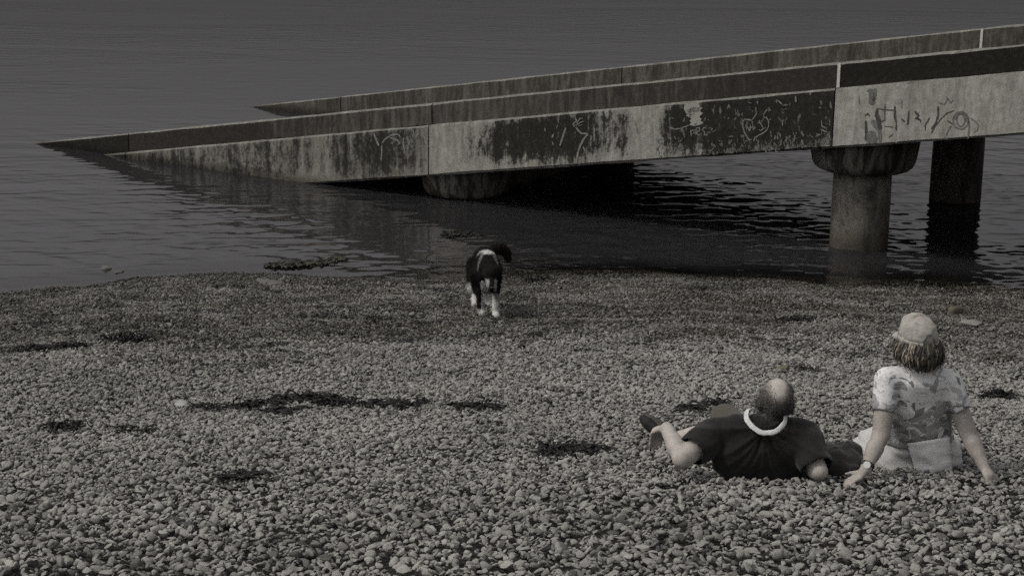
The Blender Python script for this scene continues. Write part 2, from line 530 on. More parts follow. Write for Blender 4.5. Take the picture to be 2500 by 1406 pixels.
# pale strips added in the parapet joints, coloured like end faces catching light
for tt, n0 in ((-PL, 0.0), (-PL, JW - PT), (-2 * PL, 0.0), (-2 * PL, JW - PT)):
    pr = [(n0 - 0.012, -0.004), (n0 + PT + 0.004, -0.004), (n0 + PT + 0.004, -PAR_H + 0.004), (n0 - 0.012, -PAR_H + 0.004)]
    prism('lit_joint_strip', pr, tt - 0.018, tt + 0.018, m_lit_end, jetty, step=1, jit=0)

# columns with flared round capitals
t = NT('column_concrete')
pos = t.tex()
ob = t.sep(pos)
n1 = t.noise(t.mapping(pos, (1, 1, 0.45)), 5.0, 6, 0.7, 0.3)
n2 = t.noise(pos, 22.0, 5, 0.7)
cm = t.maprange(t.math('ADD', t.math('MULTIPLY', n1, 0.7), t.math('MULTIPLY', n2, 0.3)), 0.40, 0.66)
c = t.mix(cm, (0.19, 0.175, 0.15), (0.048, 0.042, 0.036))
gp = t.sep(t.geo())
wb = t.maprange(t.math('ADD', gp[2], t.math('MULTIPLY', t.math('SUBTRACT', n1, 0.5), 0.5)), 0.0, 0.35, 0.8, 0.0)
c = t.mix(wb, c, t.mix(1.0, c, (0.35, 0.33, 0.29), 'MULTIPLY'))
m_colm = t.finish(c, 0.85, t.bump(n2, 0.5, 0.01), 0.25)
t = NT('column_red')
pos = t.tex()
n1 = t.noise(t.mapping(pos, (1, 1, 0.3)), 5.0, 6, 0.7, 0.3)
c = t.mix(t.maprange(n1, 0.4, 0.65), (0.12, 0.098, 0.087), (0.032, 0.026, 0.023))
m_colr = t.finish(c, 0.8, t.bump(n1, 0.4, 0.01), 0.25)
t = NT('shade_dark_capital')
pos = t.tex()
n1 = t.noise(t.mapping(pos, (2.2, 2.2, 0.35)), 3.0, 6, 0.7, 0.3)
n2 = t.noise(pos, 22.0, 5, 0.7)
c = t.mix(t.maprange(n1, 0.42, 0.56), (0.12, 0.113, 0.098), (0.026, 0.023, 0.019))  # streak stains, with both tones darkened for the shade under the slipway
m_capm = t.finish(c, 0.88, t.bump(n2, 0.5, 0.01), 0.2)

def lathe(name, prof, seg, mat, parent, center, closed_top=True, wob=0.004):
    vs, fs = [], []
    for r_, z_ in prof:
        for k in range(seg):
            an = 2 * math.pi * k / seg
            rr = r_ * (1 + wob * nz(math.cos(an) * 2, math.sin(an) * 2, z_ * 2))
            vs.append((rr * math.cos(an), rr * math.sin(an), z_))
    for j in range(len(prof) - 1):
        for k in range(seg):
            a, b = j * seg + k, j * seg + (k + 1) % seg
            fs.append((a, b, b + seg, a + seg))
    fs.append(tuple(range(seg))[::-1])
    fs.append(tuple((len(prof) - 1) * seg + k for k in range(seg)))
    me = mesh_from(name, vs, fs, False)
    for p in me.polygons: p.use_smooth = len(p.vertices) == 4
    return link(name, me, mat, parent, Vector(center) - (parent.matrix_world.translation if parent else Vector()))

C1 = Vector((3.4902, 16.394, 0)) * K
CD = 0.5793 * K / 2
CE = 2.9603 * K
step = Vector((-math.cos(PHI) * math.cos(SL), math.sin(PHI) * math.cos(SL), 0)) * PL
for j in (-1, 0, 1):
    for e in (0, 1):
        base = C1 + step * j + Nv * (CE * e)
        tloc = (base - J2).dot(Vector((Dv.x, Dv.y, 0))) / (Dv.x ** 2 + Dv.y ** 2)
        zsoff = jp(tloc, 0, -PAR_H - FAS_H).z             # underside of the slipway here
        ztop = zsoff + 0.08
        cap_b = zsoff - 0.36
        prof = [(CD * 1.02, -2.5), (CD * 1.0, cap_b - 0.3), (CD * 0.985, cap_b + 0.05)]
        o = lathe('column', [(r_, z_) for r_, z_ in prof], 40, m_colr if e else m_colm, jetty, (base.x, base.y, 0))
        cp = [(CD * 1.40, cap_b - 0.0), (CD * 1.56, cap_b + 0.02), (CD * 1.68, cap_b + 0.055), (CD * 1.75, cap_b + 0.11), (CD * 1.80, cap_b + 0.2), (CD * 1.86, zsoff - 0.006), (CD * 1.9, ztop)]
        me_o = lathe('capital', [(r_, z_) for r_, z_ in cp], 48, m_capm, o, (0, 0, 0))
        me_o.location = (0, 0, 0)
# cross wall between the capitals where the slipway meets the water
base = C1 + step
wl0, wl1 = base + Nv * 0.3, base + Nv * (CE + 0.55)
dx = Vector((Nv.y, -Nv.x, 0)) * 0.28
zs = jp((base - J2).dot(Vector((Dv.x, Dv.y, 0))) / (Dv.x ** 2 + Dv.y ** 2), 0, -PAR_H - FAS_H).z
vs = []
for z_ in (-2.4, zs + 0.05):
    for q in (wl0 - dx, wl1 - dx, wl1 + dx, wl0 + dx):
        vs.append((q.x, q.y, z_))
me = mesh_from('cross_wall', vs, [(0, 1, 2, 3)[::-1], (4, 5, 6, 7), (0, 1, 5, 4), (1, 2, 6, 5), (2, 3, 7, 6), (3, 0, 4, 7)], origin=jetty.location)
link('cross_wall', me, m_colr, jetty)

# ---- writing and scratches on the edge beams
def on_fascia(px, py, off=0.0):
    n0 = -LED - off - 0.003
    d = ray(px, py)
    p0 = jp(0, n0, 0)
    k = (p0 - CAM).dot(Nv) / d.dot(Nv)
    return CAM + d * k

FU = (Dv * -1).normalized()                       # along the beam, to the right
FV = Vector((0, 0, 1))
def strokes(name, lines, width, mat, parent, off=0.0, rough=0.25, join=False):
    vs, fs, last = [], [], None
    for ln in lines:
        w0 = width
        if isinstance(ln, tuple): ln, w0 = ln
        if not join: vs, fs = [], []
        # resample the polyline finely so that the hand-drawn edge can wobble
        pts = [on_fascia(x_, y_, off) for x_, y_ in ln]
        fine = []
        for a, b in zip(pts[:-1], pts[1:]):
            kk = max(2, int((b - a).length / 0.02))
            fine += [a.lerp(b, q / kk) for q in range(kk)]
        fine.append(pts[-1])
        k0 = len(vs)
        o_ = parent.matrix_world.translation
        for i_, p in enumerate(fine):
            a, b = fine[max(0, i_ - 1)], fine[min(len(fine) - 1, i_ + 1)]
            dr = (b - a)
            du, dv_ = dr.dot(FU), dr.dot(FV)
            L_ = math.hypot(du, dv_) or 1
            sd = (FU * (-dv_ / L_) + FV * (du / L_))
            ww = w0 * 0.38 * (1 + rough * 2 * nz(p.x * 30, p.z * 30, i_ * 0.3)) * (0.35 if i_ in (0, len(fine) - 1) else 1)
            vs += [tuple(p + sd * ww - o_), tuple(p - sd * ww - o_)]
        for i_ in range(len(fine) - 1):
            a = k0 + 2 * i_
            fs.append((a, a + 1, a + 3, a + 2))
        if not join: last = link(name, mesh_from(name, vs, fs), mat, parent)
    if join: last = link(name, mesh_from(name, vs, fs), mat, parent)
    return last

bpy.context.view_layer.update()
m_chalk = simple('scraped_concrete', (0.25, 0.241, 0.22), 0.9, 60, 0.2, 0.5)
m_chalk2 = simple('scraped_concrete_dull', (0.17, 0.163, 0.147), 0.9, 60, 0.2, 0.5)
m_spray = simple('black_spray_paint', (0.085, 0.082, 0.077), 0.7, 50, 0.1, 0.5)
m_spray2 = simple('thin_spray_paint', (0.19, 0.184, 0.17), 0.8, 50, 0.1, 0.5)
def Z6(pts):   # coordinates read off an enlargement of the algae panel
    return [(1620 + x_ * 0.176, 210 + y_ * 0.176) for x_, y_ in pts]
def Z5(pts):
    return [(1300 + x_ * 0.16, 250 + y_ * 0.16) for x_, y_ in pts]
def Z7(pts):
    return [(2040 + x_ * 0.184, 180 + y_ * 0.184) for x_, y_ in pts]
def Z8(pts):
    return [(800 + x_ * 0.2, 280 + y_ * 0.2) for x_, y_ in pts]
f2 = fascia[2]
strokes('heart_stroke', [
    Z6([(1225, 480), (1180, 470), (1130, 465), (1100, 490), (1097, 560), (1115, 630), (1145, 690), (1190, 745), (1220, 750)]),
    Z6([(1225, 480), (1270, 420), (1300, 350)]),
    Z6([(1390, 440), (1430, 440), (1455, 490), (1460, 550), (1435, 610), (1390, 650), (1330, 680), (1270, 715), (1245, 770)]),
    Z6([(1310, 215), (1300, 250)]), Z6([(1385, 400), (1420, 350), (1440, 320)]), Z6([(1385, 400), (1400, 440)]), Z6([(1560, 190), (1575, 240)]), Z6([(1575, 190), (1650, 265)]),
], 0.020, m_chalk, f2)
strokes('letter_stroke', [
    Z6([(1150, 610), (1148, 530), (1195, 630), (1205, 535)]),
    Z6([(1200, 578), (1275, 568)]), Z6([(1240, 530), (1243, 620)]),
    Z6([(1300, 520), (1350, 508)]), Z6([(1325, 470), (1335, 510), (1360, 545), (1385, 590), (1350, 622), (1315, 605)]), Z6([(1405, 578), (1412, 584)]),
], 0.018, m_chalk, f2)
strokes('letter_stroke', [
    Z6([(80, 585), (150, 600), (225, 595), (355, 545)]), (Z6([(245, 585), (265, 630), (295, 715)]), 0.026),
    (Z6([(375, 610), (385, 690)]), 0.026), Z6([(385, 630), (420, 610)]),
    Z6([(455, 650), (500, 620), (495, 580), (455, 585), (450, 640), (480, 685), (520, 665)]),
    Z6([(600, 590), (560, 575), (540, 610), (570, 640), (565, 680), (605, 685), (605, 640)]),
], 0.019, m_chalk, f2)
strokes('scratch', [
    (Z6([(1548, 690), (1545, 750)]), 0.024), (Z6([(1578, 688), (1585, 750)]), 0.024),
    Z6([(1430, 865), (1405, 880), (1430, 905), (1410, 920)]), Z6([(1480, 870), (1455, 885), (1475, 905)]), Z6([(1550, 860), (1555, 910), (1580, 915)]),
    (Z6([(1915, 745), (1930, 815)]), 0.03), Z6([(905, 810), (950, 750)]), (Z6([(1830, 140), (1835, 230)]), 0.028), (Z6([(1540, 790), (1550, 840)]), 0.026),
    Z6([(1650, 470), (1650, 560)]), Z6([(2190, 480), (2195, 560), (2260, 590)]), Z6([(2170, 600), (2260, 640)]), Z6([(2110, 670), (2180, 680)]),
    Z6([(670, 320), (690, 365)]), Z6([(885, 320), (905, 260), (925, 310)]), Z6([(1290, 215), (1315, 245)]), Z6([(1700, 700), (1710, 745), (1680, 760)]),
], 0.020, m_chalk, f2)
strokes('bare_patch', [(Z6([(285, 325), (400, 300), (500, 275)]), 0.19), (Z6([(415, 300), (435, 420), (460, 550)]), 0.20), (Z6([(330, 360), (430, 380)]), 0.10)], 0.1, m_fas[3], f2, rough=0.5)
# the leaning figure scraped through the algae
strokes('scratch', [
    (Z5([(640, 380), (620, 330), (660, 290)]), 0.03), (Z5([(660, 370), (690, 300), (730, 235)]), 0.022), (Z5([(690, 330), (785, 285)]), 0.018), (Z5([(680, 300), (650, 235)]), 0.03), (Z5([(700, 360), (760, 345)]), 0.016), (Z5([(700, 270), (770, 240)]), 0.014), (Z5([(655, 345), (720, 320)]), 0.035),
    (Z5([(660, 380), (700, 430), (740, 475), (850, 480)]), 0.028), (Z5([(850, 480), (780, 560), (730, 660), (690, 780), (665, 940)]), 0.038),
    (Z5([(770, 670), (805, 755)]), 0.03), (Z5([(510, 385), (475, 480), (445, 580), (415, 670)]), 0.035), (Z5([(325, 485), (290, 545)]), 0.035),
    (Z5([(390, 345), (360, 400)]), 0.02), (Z5([(190, 390), (195, 450)]), 0.03), (Z5([(940, 380), (945, 600)]), 0.03), (Z5([(1040, 490), (1080, 580)]), 0.028),
    (Z5([(1415, 300), (1420, 430)]), 0.022), (Z5([(1435, 300), (1480, 410)]), 0.018), (Z5([(300, 600), (320, 660)]), 0.02),
    (Z5([(2280, 380), (2310, 480), (2325, 540)]), 0.026), (Z5([(1940, 230), (1945, 480)]), 0.04), (Z5([(1920, 580), (1990, 540), (2000, 640)]), 0.03),
    (Z5([(1880, 560), (1930, 600)]), 0.03), (Z5([(2080, 380), (2150, 400)]), 0.025), (Z5([(740, 860), (720, 940)]), 0.045), (Z5([(1550, 280), (1590, 380), (1600, 480)]), 0.03),
], 0.03, m_chalk, f2)
lines = []
for _ in range(230):
    x_ = random.uniform(1690, 2030) if random.random() < 0.8 else random.uniform(1600, 1700)
    top_, bot_ = 302 + (x_ - 1050) * -0.0856 + 12, 430 + (x_ - 1050) * -0.069 - 10
    y_ = random.uniform(top_, bot_)
    if random.random() < 0.4: y_ = bot_ - abs(random.gauss(0, 22))
    y_ = max(top_, y_)
    k = random.randint(2, 4)
    L_ = random.uniform(3, 11)
    an = random.gauss(1.5, 0.5)
    q = [(x_, y_)]
    for _ in range(k):
        an += random.uniform(-0.9, 0.9)
        q.append((q[-1][0] + math.cos(an) * L_ * 0.4, min(bot_ + 4, max(top_ - 4, q[-1][1] + math.sin(an) * L_ * 0.6))))
    lines.append((q, random.choice((0.010, 0.014, 0.018, 0.028))))
tag(strokes('scratch_marks', lines, 0.016, m_chalk2, f2, rough=0.45, join=True), kind='stuff')
# scribbled arch on the panel to its left
strokes('scratch', [
    (Z8([(560, 220), (595, 320), (625, 385)]), 0.035), (Z8([(660, 350), (700, 300), (780, 250), (860, 240), (890, 280)]), 0.03), (Z8([(660, 370), (660, 480), (650, 560)]), 0.028),
    (Z8([(760, 280), (860, 320), (880, 350), (850, 370)]), 0.028), (Z8([(925, 280), (925, 380), (940, 460)]), 0.028), (Z8([(960, 290), (1000, 330), (980, 380)]), 0.03),
    (Z8([(1150, 200), (1190, 300), (1220, 400)]), 0.04), (Z8([(1070, 280), (1120, 220)]), 0.03),
], 0.03, m_chalk, fascia[1])
# dark spray-painted tag on the clean panel
f3 = fascia[3]
OFF3 = 0.012
strokes('graffiti_stroke', [
    (Z7([(555, 460), (540, 560), (570, 640), (590, 740)]), 0.055), (Z7([(575, 545), (600, 640), (650, 620), (655, 390)]), 0.014), (Z7([(550, 460), (640, 480), (780, 490)]), 0.016),
    (Z7([(790, 430), (795, 560), (815, 650), (815, 760)]), 0.055), (Z7([(800, 570), (870, 600), (925, 650)]), 0.022), (Z7([(880, 350), (880, 480)]), 0.012),
    (Z7([(975, 490), (965, 600), (955, 740)]), 0.034), (Z7([(900, 740), (960, 750)]), 0.018), (Z7([(1050, 500), (1100, 560), (1040, 640), (1000, 710), (1060, 740), (1110, 660), (1090, 580)]), 0.042),
    (Z7([(1115, 600), (1120, 680), (1140, 770)]), 0.038), (Z7([(1190, 760), (1190, 690), (1250, 580)]), 0.024), (Z7([(1360, 430), (1360, 560), (1330, 660), (1270, 740)]), 0.032),
    (Z7([(1270, 790), (1320, 700), (1400, 600), (1470, 530), (1570, 490)]), 0.020), (Z7([(1480, 620), (1550, 670)]), 0.018), (Z7([(380, 560), (430, 530), (450, 570)]), 0.02),
    (Z7([(400, 620), (405, 740), (395, 890)]), 0.035), (Z7([(640, 700), (770, 710)]), 0.012), (Z7([(700, 850), (765, 800)]), 0.014),
], 0.02, m_spray, f3, OFF3)
circ = lambda cx, cy, rx, ry, a0=0, a1=6.5: [(cx + rx * math.cos(a0 + (a1 - a0) * i_ / 20), cy + ry * math.sin(a0 + (a1 - a0) * i_ / 20)) for i_ in range(21)]
strokes('graffiti_stroke', [(Z7(circ(1660, 620, 105, 115)), 0.016), (Z7(circ(1660, 618, 55, 80)), 0.018), (Z7(circ(1665, 620, 80, 95, 3.2, 6.6)), 0.035), (Z7([(1765, 600), (1770, 700), (1755, 870)]), 0.026),
    (Z7([(1780, 590), (1850, 630), (1900, 690), (1880, 750), (1830, 785)]), 0.012), (Z7([(1540, 680), (1490, 760), (1465, 830)]), 0.018), (Z7([(1440, 840), (1470, 860), (1510, 850)]), 0.02),
    (Z7([(1370, 390), (1440, 410), (1490, 340), (1530, 390), (1560, 350)]), 0.02), (Z7([(1470, 300), (1490, 360)]), 0.02)], 0.016, m_spray2, f3, OFF3)
strokes('paint_smear', [(Z7([(450, 200), (480, 300), (485, 420)]), 0.10), (Z7([(530, 200), (520, 300), (490, 410)]), 0.06), (Z7([(470, 760), (480, 930)]), 0.16), (Z7([(590, 760), (590, 930)]), 0.05),
    (Z7([(810, 760), (805, 920)]), 0.06), (Z7([(310, 290), (315, 410)]), 0.02), (Z7([(480, 620), (560, 720), (600, 760)]), 0.07)], 0.05, m_spray2, f3, OFF3 - 0.0012)

# ================================================================== SHINGLE
def stone_mesh(name, seed):
    r = random.Random(seed)
    bm = bmesh.new()
    bmesh.ops.create_icosphere(bm, subdivisions=2, radius=0.5)
    sx_, sy_, sz_ = 1.0, r.uniform(0.62, 0.9), r.uniform(0.30, 0.55)
    pw = r.uniform(0.72, 0.95)                    # slightly squared-off, water-worn slabs
    cuts = [(Vector((r.gauss(0, 1), r.gauss(0, 1), r.gauss(0, 0.8))).normalized(), r.uniform(0.20, 0.40)) for _ in range(10)]
    for v in bm.verts:
        c_ = v.co.copy()
        for q in range(3):
            c_[q] = math.copysign(abs(c_[q] * 2) ** pw * 0.5, c_[q])
        for n_, d_ in cuts:
            over = c_.dot(n_) - d_
            if over > 0: c_ -= n_ * over * 0.88
        c_ *= 1 + 0.10 * nz(c_.x * 2.4 + seed * 3.3, c_.y * 2.4, c_.z * 2.4)
        v.co = (c_.x * sx_, c_.y * sy_, c_.z * sz_)
    me = bpy.data.meshes.new(name)
    bm.to_mesh(me); bm.free()
    me.polygons.foreach_set('use_smooth', [True] * len(me.polygons))
    me.set_sharp_from_angle(angle=math.radians(50))
    return me

m_peb = pebble_material('shingle_stone')
NVAR = 14
stone_meshes = []
pcol = bpy.data.collections.new('pebble_shapes')
for i in range(NVAR):
    me = stone_mesh('pebble_shape_%02d' % i, i + 1)
    me.materials.append(m_peb)
    stone_meshes.append(me)
    o = bpy.data.objects.new('pebble_shape_%02d' % i, me)
    pcol.objects.link(o)

# drop stones one by one on a periodic tile so that they lie on each other as shingle does
def drop_tile(TS, GR, NST, mean_size, zmax):
    NG = int(TS / GR)
    hm = np.zeros((NG, NG))
    tile = []
    for i in range(NST):
        size = float(np.clip(rng.lognormal(math.log(mean_size), 0.36), mean_size * 0.5, mean_size * 2.6))
        if size < mean_size * 0.85 and rng.random() < 0.6: continue
        if i > NST * 0.94: size = float(rng.uniform(1.15, 2.3)) * mean_size
        x_, y_ = rng.uniform(0, TS, 2)
        yaw = rng.uniform(0, 2 * math.pi) if rng.random() < 0.45 else rng.normal(0, 0.5)
        k = max(1, int(size * 0.42 / GR))
        ix, iy = int(x_ / GR), int(y_ / GR)
        ii = np.arange(ix - k, ix + k + 1) % NG
        jj = np.arange(iy - k, iy + k + 1) % NG
        sub = hm[np.ix_(jj, ii)]
        mean = sub.mean(); mxh = sub.max()
        gx = (sub[:, -1].mean() - sub[:, 0].mean()) / (2 * k * GR + 1e-6)
        gy = (sub[-1, :].mean() - sub[0, :].mean()) / (2 * k * GR + 1e-6)
        th = size * rng.uniform(0.7, 1.1)
        zc = 0.45 * mean + 0.55 * mxh + size * 0.10
        if zc > zmax: continue                     # the heap is full here; the stone rolls off
        yy, xx = np.mgrid[-k:k + 1, -k:k + 1]
        rr = (xx * xx + yy * yy) / (k + 0.3) ** 2
        top = np.where(rr <= 1, zc + size * 0.20 * np.sqrt(np.clip(1 - rr * 0.8, 0, 1)) + (gx * xx + gy * yy) * GR * 0.5, -1)
        hm[np.ix_(jj, ii)] = np.maximum(sub, top)
        tile.append((x_, y_, zc, size, th, yaw, math.atan(np.clip(gy, -0.7, 0.7)) + rng.normal(0, 0.11), -math.atan(np.clip(gx, -0.7, 0.7)) + rng.normal(0, 0.11), int(rng.integers(NVAR))))
    tile = np.array(tile)
    ciy = (tile[:, 1] / GR).astype(int) % NG; cix = (tile[:, 0] / GR).astype(int) % NG
    tile = tile[(hm[ciy, cix] < tile[:, 2] + tile[:, 3] * 0.5) & (tile[:, 2] > zmax * 0.20)]        # stones buried under others are left out
    return tile, float(hm.mean())

pts, rots, scls, vids = [], [], [], []
def inside(x_, y_):
    return 4.9 < y_ < 20.4 and abs(x_) < 0.325 * (y_ * 1.05 + 0.8) + 0.9
# coarse shingle on the crest near the camera, finer below it
for TS, GR, NST, ms_, zmax, coarse in ((2.4, 0.0065, 24000, 0.0285, 0.046, True), (2.0, 0.0058, 25000, 0.0225, 0.034, False)):
    tile, MEANZ = drop_tile(TS, GR, NST, ms_, zmax)
    for ty in range(0, 9):
        for tx in range(-5, 5):
            fx, fy = random.random() < 0.5, random.random() < 0.5
            ox, oy = tx * TS + (ty % 2) * 0.87, 4.6 + ty * TS * 0.985
            X = ox + (TS - tile[:, 0] if fx else tile[:, 0])
            Y = oy + (TS - tile[:, 1] if fy else tile[:, 1])
            edge = 6.75 + 0.25 * np.sin(X * 1.7) + 0.35 * rng.normal(0, 1, len(X))
            okm = (Y < edge) if coarse else (Y >= edge)
            okm &= (Y > 4.9) & (Y < 20.2) & (np.abs(X) < 0.325 * (Y * 1.05 + 0.8) + 1.7 - 0.04 * Y)
            for q in np.nonzero(okm)[0]:
                x_, y_, zc, size, th, yaw, rx_, ry_, vid = tile[q]
                z_ = beach_z(float(X[q]), float(Y[q])) - MEANZ * 0.85 + zc
                if z_ < -0.55: continue
                pts.append((X[q], Y[q], z_))
                rots.append((-rx_ if fy else rx_, -ry_ if fx else ry_, yaw))
                scls.append((size, size, th))
                vids.append(int(vid))
pts = np.array(pts); rots = np.array(rots); scls = np.array(scls); vids = np.array(vids)
# the largest-looking stones in the foreground become objects of their own
V3 = pts - np.array(CAM)
depth = V3 @ np.array(fwd)
u_ = CX + F * (V3 @ np.array(RIGHT)) / depth
v_ = CY - F * (V3 @ np.array(UP)) / depth
app = scls[:, 0] / depth
tilez = np.array([p[2] - beach_z(p[0], p[1]) for p in pts])
ok = (u_ > 10) & (u_ < 2490) & (v_ > 10) & (v_ < 1400) & (tilez > 0.006)
score = np.where(ok, app, 0)
sel = np.argsort(-score)[:300]
keep = np.ones(len(pts), bool); keep[sel] = False
for i in sel:
    o = bpy.data.objects.new('pebble', stone_meshes[vids[i]])
    o.parent = beach
    o.location = pts[i]; o.rotation_euler = rots[i]; o.scale = scls[i]
    col.objects.link(o)
me = bpy.data.meshes.new('shingle')
me.from_pydata(pts[keep].tolist(), [], [])
for nm, dat in (('rot', rots[keep]), ('scl', scls[keep])):
    at = me.attributes.new(nm, 'FLOAT_VECTOR', 'POINT')
    at.data.foreach_set('vector', dat.astype(np.float32).ravel())
at = me.attributes.new('vid', 'INT', 'POINT')
at.data.foreach_set('value', vids[keep].astype(np.int32))
shingle = link('shingle', me, None, beach)
tag(shingle, kind='stuff')
ng = bpy.data.node_groups.new('scatter_stones', 'GeometryNodeTree')
ng.interface.new_socket('Geometry', in_out='INPUT', socket_type='NodeSocketGeometry')
ng.interface.new_socket('Geometry', in_out='OUTPUT', socket_type='NodeSocketGeometry')
gi, go = ng.nodes.new('NodeGroupInput'), ng.nodes.new('NodeGroupOutput')
iop = ng.nodes.new('GeometryNodeInstanceOnPoints')
ci = ng.nodes.new('GeometryNodeCollectionInfo')
ci.inputs['Collection'].default_value = pcol
ci.inputs['Separate Children'].default_value = True
ci.inputs['Reset Children'].default_value = True
def named(nm, typ):
    nd = ng.nodes.new('GeometryNodeInputNamedAttribute')
    nd.data_type = typ
    nd.inputs['Name'].default_value = nm
    return nd.outputs['Attribute']
e2r = ng.nodes.new('FunctionNodeEulerToRotation')
ng.links.new(named('rot', 'FLOAT_VECTOR'), e2r.inputs[0])
ng.links.new(gi.outputs[0], iop.inputs['Points'])
ng.links.new(ci.outputs[0], iop.inputs['Instance'])
iop.inputs['Pick Instance'].default_value = True
ng.links.new(named('vid', 'INT'), iop.inputs['Instance Index'])
ng.links.new(e2r.outputs[0], iop.inputs['Rotation'])
ng.links.new(named('scl', 'FLOAT_VECTOR'), iop.inputs['Scale'])
ng.links.new(iop.outputs[0], go.inputs[0])
md = shingle.modifiers.new('scatter', 'NODES')
md.node_group = ng

# ================================================================== SEAWEED
t = NT('seaweed')
pos = t.tex()
n = t.noise(pos, 30, 4, 0.6)
c = t.ramp(n, [(0.3, (0.006, 0.0055, 0.005)), (0.75, (0.022, 0.019, 0.014))])
m_weed = t.finish(c, 0.55, t.bump(n, 0.4, 0.01), 0.3)
t = NT('seaweed_brown')
pos = t.tex()
n = t.noise(pos, 18, 4, 0.6)
c = t.ramp(n, [(0.3, (0.022, 0.020, 0.015)), (0.75, (0.085, 0.078, 0.060))])
m_weedb = t.finish(c, 0.6, t.bump(n, 0.4, 0.01), 0.3)

def seaweed(name, path, label, n=90, spread=0.04, height=0.035, mat=None, blade=0.0105, water=False, group=None):
    """A heap of limp, crinkled fronds lying along a line given in photo pixels."""
    rp = [on_water(*p) if water else on_beach(*p) for p in path]
    base = rp[0].copy()
    if len(rp) > 1: base = sum(rp, Vector()) / len(rp)
    base.z = 0.0 if water else beach_z(base.x, base.y) + 0.01
    vs, fs = [], []
    n = int(n * 0.5); spread *= 0.62
    tufts = [(random.random(), random.gauss(0, spread * 1.2), random.gauss(0, spread * 0.9), random.uniform(0.2, 1.0)) for _ in range(max(4, n // 9))]
    for i in range(n):
        tf = random.choice(tufts)
        f = min(0.9999, max(0.0, tf[0])) * (len(rp) - 1) if len(rp) > 1 else 0
        k = min(int(f), max(0, len(rp) - 2))
        c_ = rp[k].lerp(rp[k + 1], f - k) if len(rp) > 1 else rp[0]
        thick = 0.45 + 0.9 * abs(nz(f * 2.3, len(label)))
        x_, y_ = c_.x + tf[1] + random.gauss(0, spread * 0.55 * thick), c_.y + tf[2] * 0.8 + random.gauss(0, spread * 0.45 * thick)
        an = random.uniform(0, 6.28)
        if not water and random.random() < 0.16: x_ += random.gauss(0, spread * 2.2); y_ += random.gauss(0, spread * 1.2)
        z0 = (0.0 if water else beach_z(x_, y_) + 0.012)
        hz = random.random() * height * tf[3]
        L_ = random.randint(5, 9)
        w_ = blade * random.uniform(0.3, 1.1)
        tw = random.uniform(-1, 1)
        k0 = len(vs)
        for s in range(L_):
            an += random.gauss(0, 0.55)
            x_ += math.cos(an) * 0.017; y_ += math.sin(an) * 0.017
            gz = 0.0 if water else beach_z(x_, y_) + 0.010
            z_ = gz + hz * math.sin(math.pi * (s + 0.5) / L_) + 0.012 * random.random()
            tw += random.gauss(0, 0.5)
            ws = w_ * (0.5 if s in (0, L_ - 1) else 1)
            sx_, sy_, sz_ = -math.sin(an) * math.cos(tw) * ws, math.cos(an) * math.cos(tw) * ws, abs(math.sin(tw)) * ws * 0.8
            vs += [(x_ - sx_, y_ - sy_, z_), (x_ + sx_, y_ + sy_, z_ + sz_)]
        for s in range(L_ - 1):
            a = k0 + 2 * s
            fs.append((a, a + 1, a + 3, a + 2))
    me = mesh_from(name, vs, fs, True, origin=base)
    o = link(name, me, mat or m_weed, None, base)
    md_ = o.modifiers.new('thickness', 'SOLIDIFY'); md_.thickness = 0.003
    tag(o, label, 'seaweed', group)
    return o

G = 'dark seaweed left on the shingle'
seaweed('seaweed', [(490, 1004), (580, 1000), (660, 990), (730, 975), (790, 978), (822, 992)], 'longest black strand of seaweed on the shingle, left of centre', 520, 0.035, 0.05, group=G)
seaweed('seaweed', [(590, 1010), (680, 1008), (760, 1003)], 'thin broken line of weed just below the longest black strand', 90, 0.022, 0.02, group=G)
seaweed('seaweed', [(850, 1000), (900, 992), (950, 988)], 'short black strand of seaweed right of the longest strand', 110, 0.022, 0.03, group=G)
seaweed('seaweed', [(962, 998), (1000, 994), (1025, 985)], 'short forked strand of seaweed beside a pale oval stone', 75, 0.022, 0.03, group=G)
seaweed('seaweed', [(1135, 995), (1158, 1002)], 'small dark seaweed tuft below the dog, left of a pair', 55, 0.02, 0.035, group=G)
seaweed('seaweed', [(1180, 998), (1205, 1006)], 'small dark seaweed tuft below the dog, right of a pair', 55, 0.02, 0.03, group=G)
seaweed('seaweed', [(122, 1054), (150, 1050), (175, 1052)], 'compact black clump of weed low on the left edge of the beach', 110, 0.022, 0.04, group=G)
seaweed('seaweed', [(295, 1050), (340, 1056)], 'small loose clump of weed right of the compact black clump', 55, 0.025, 0.02, group=G)
seaweed('seaweed', [(1335, 1108), (1370, 1100), (1410, 1108), (1450, 1100)], 'scattered black seaweed clump left of the man\'s outstretched arm', 190, 0.035, 0.035, group=G)
seaweed('seaweed', [(540, 1182), (590, 1170), (625, 1168)], 'sparse dark weed under a brown stone in the lower left', 90, 0.022, 0.03, group=G)
seaweed('seaweed', [(60, 862), (120, 855), (190, 846)], 'black weed along the tide line at the far left', 240, 0.06, 0.06, group=G)
seaweed('seaweed', [(285, 836), (310, 836), (345, 838)], 'black hump of weed at the right end of the left tide line', 150, 0.045, 0.08, group=G)
seaweed('seaweed', [(1680, 1006), (1720, 1000), (1752, 992)], 'black seaweed patch just beyond the man\'s raised knee', 120, 0.03, 0.04, group=G)
seaweed('seaweed', [(1905, 788), (1945, 784), (1965, 782)], 'dark seaweed tuft high on the shingle left of the cap', 90, 0.045, 0.05, group=G)
seaweed('seaweed', [(2415, 975), (2445, 968), (2462, 975)], 'black clump of seaweed right of the woman\'s shoulder', 130, 0.028, 0.05, group=G)
seaweed('seaweed', [(1960, 905), (2000, 910)], 'little brown weed tuft between the two heads', 45, 0.02, 0.03, m_weedb, group=G)
seaweed('seaweed', [(1090, 576), (1115, 572), (1150, 575)], 'dark weed breaking the water behind the dog', 170, 0.08, 0.03, blade=0.022, water=True)
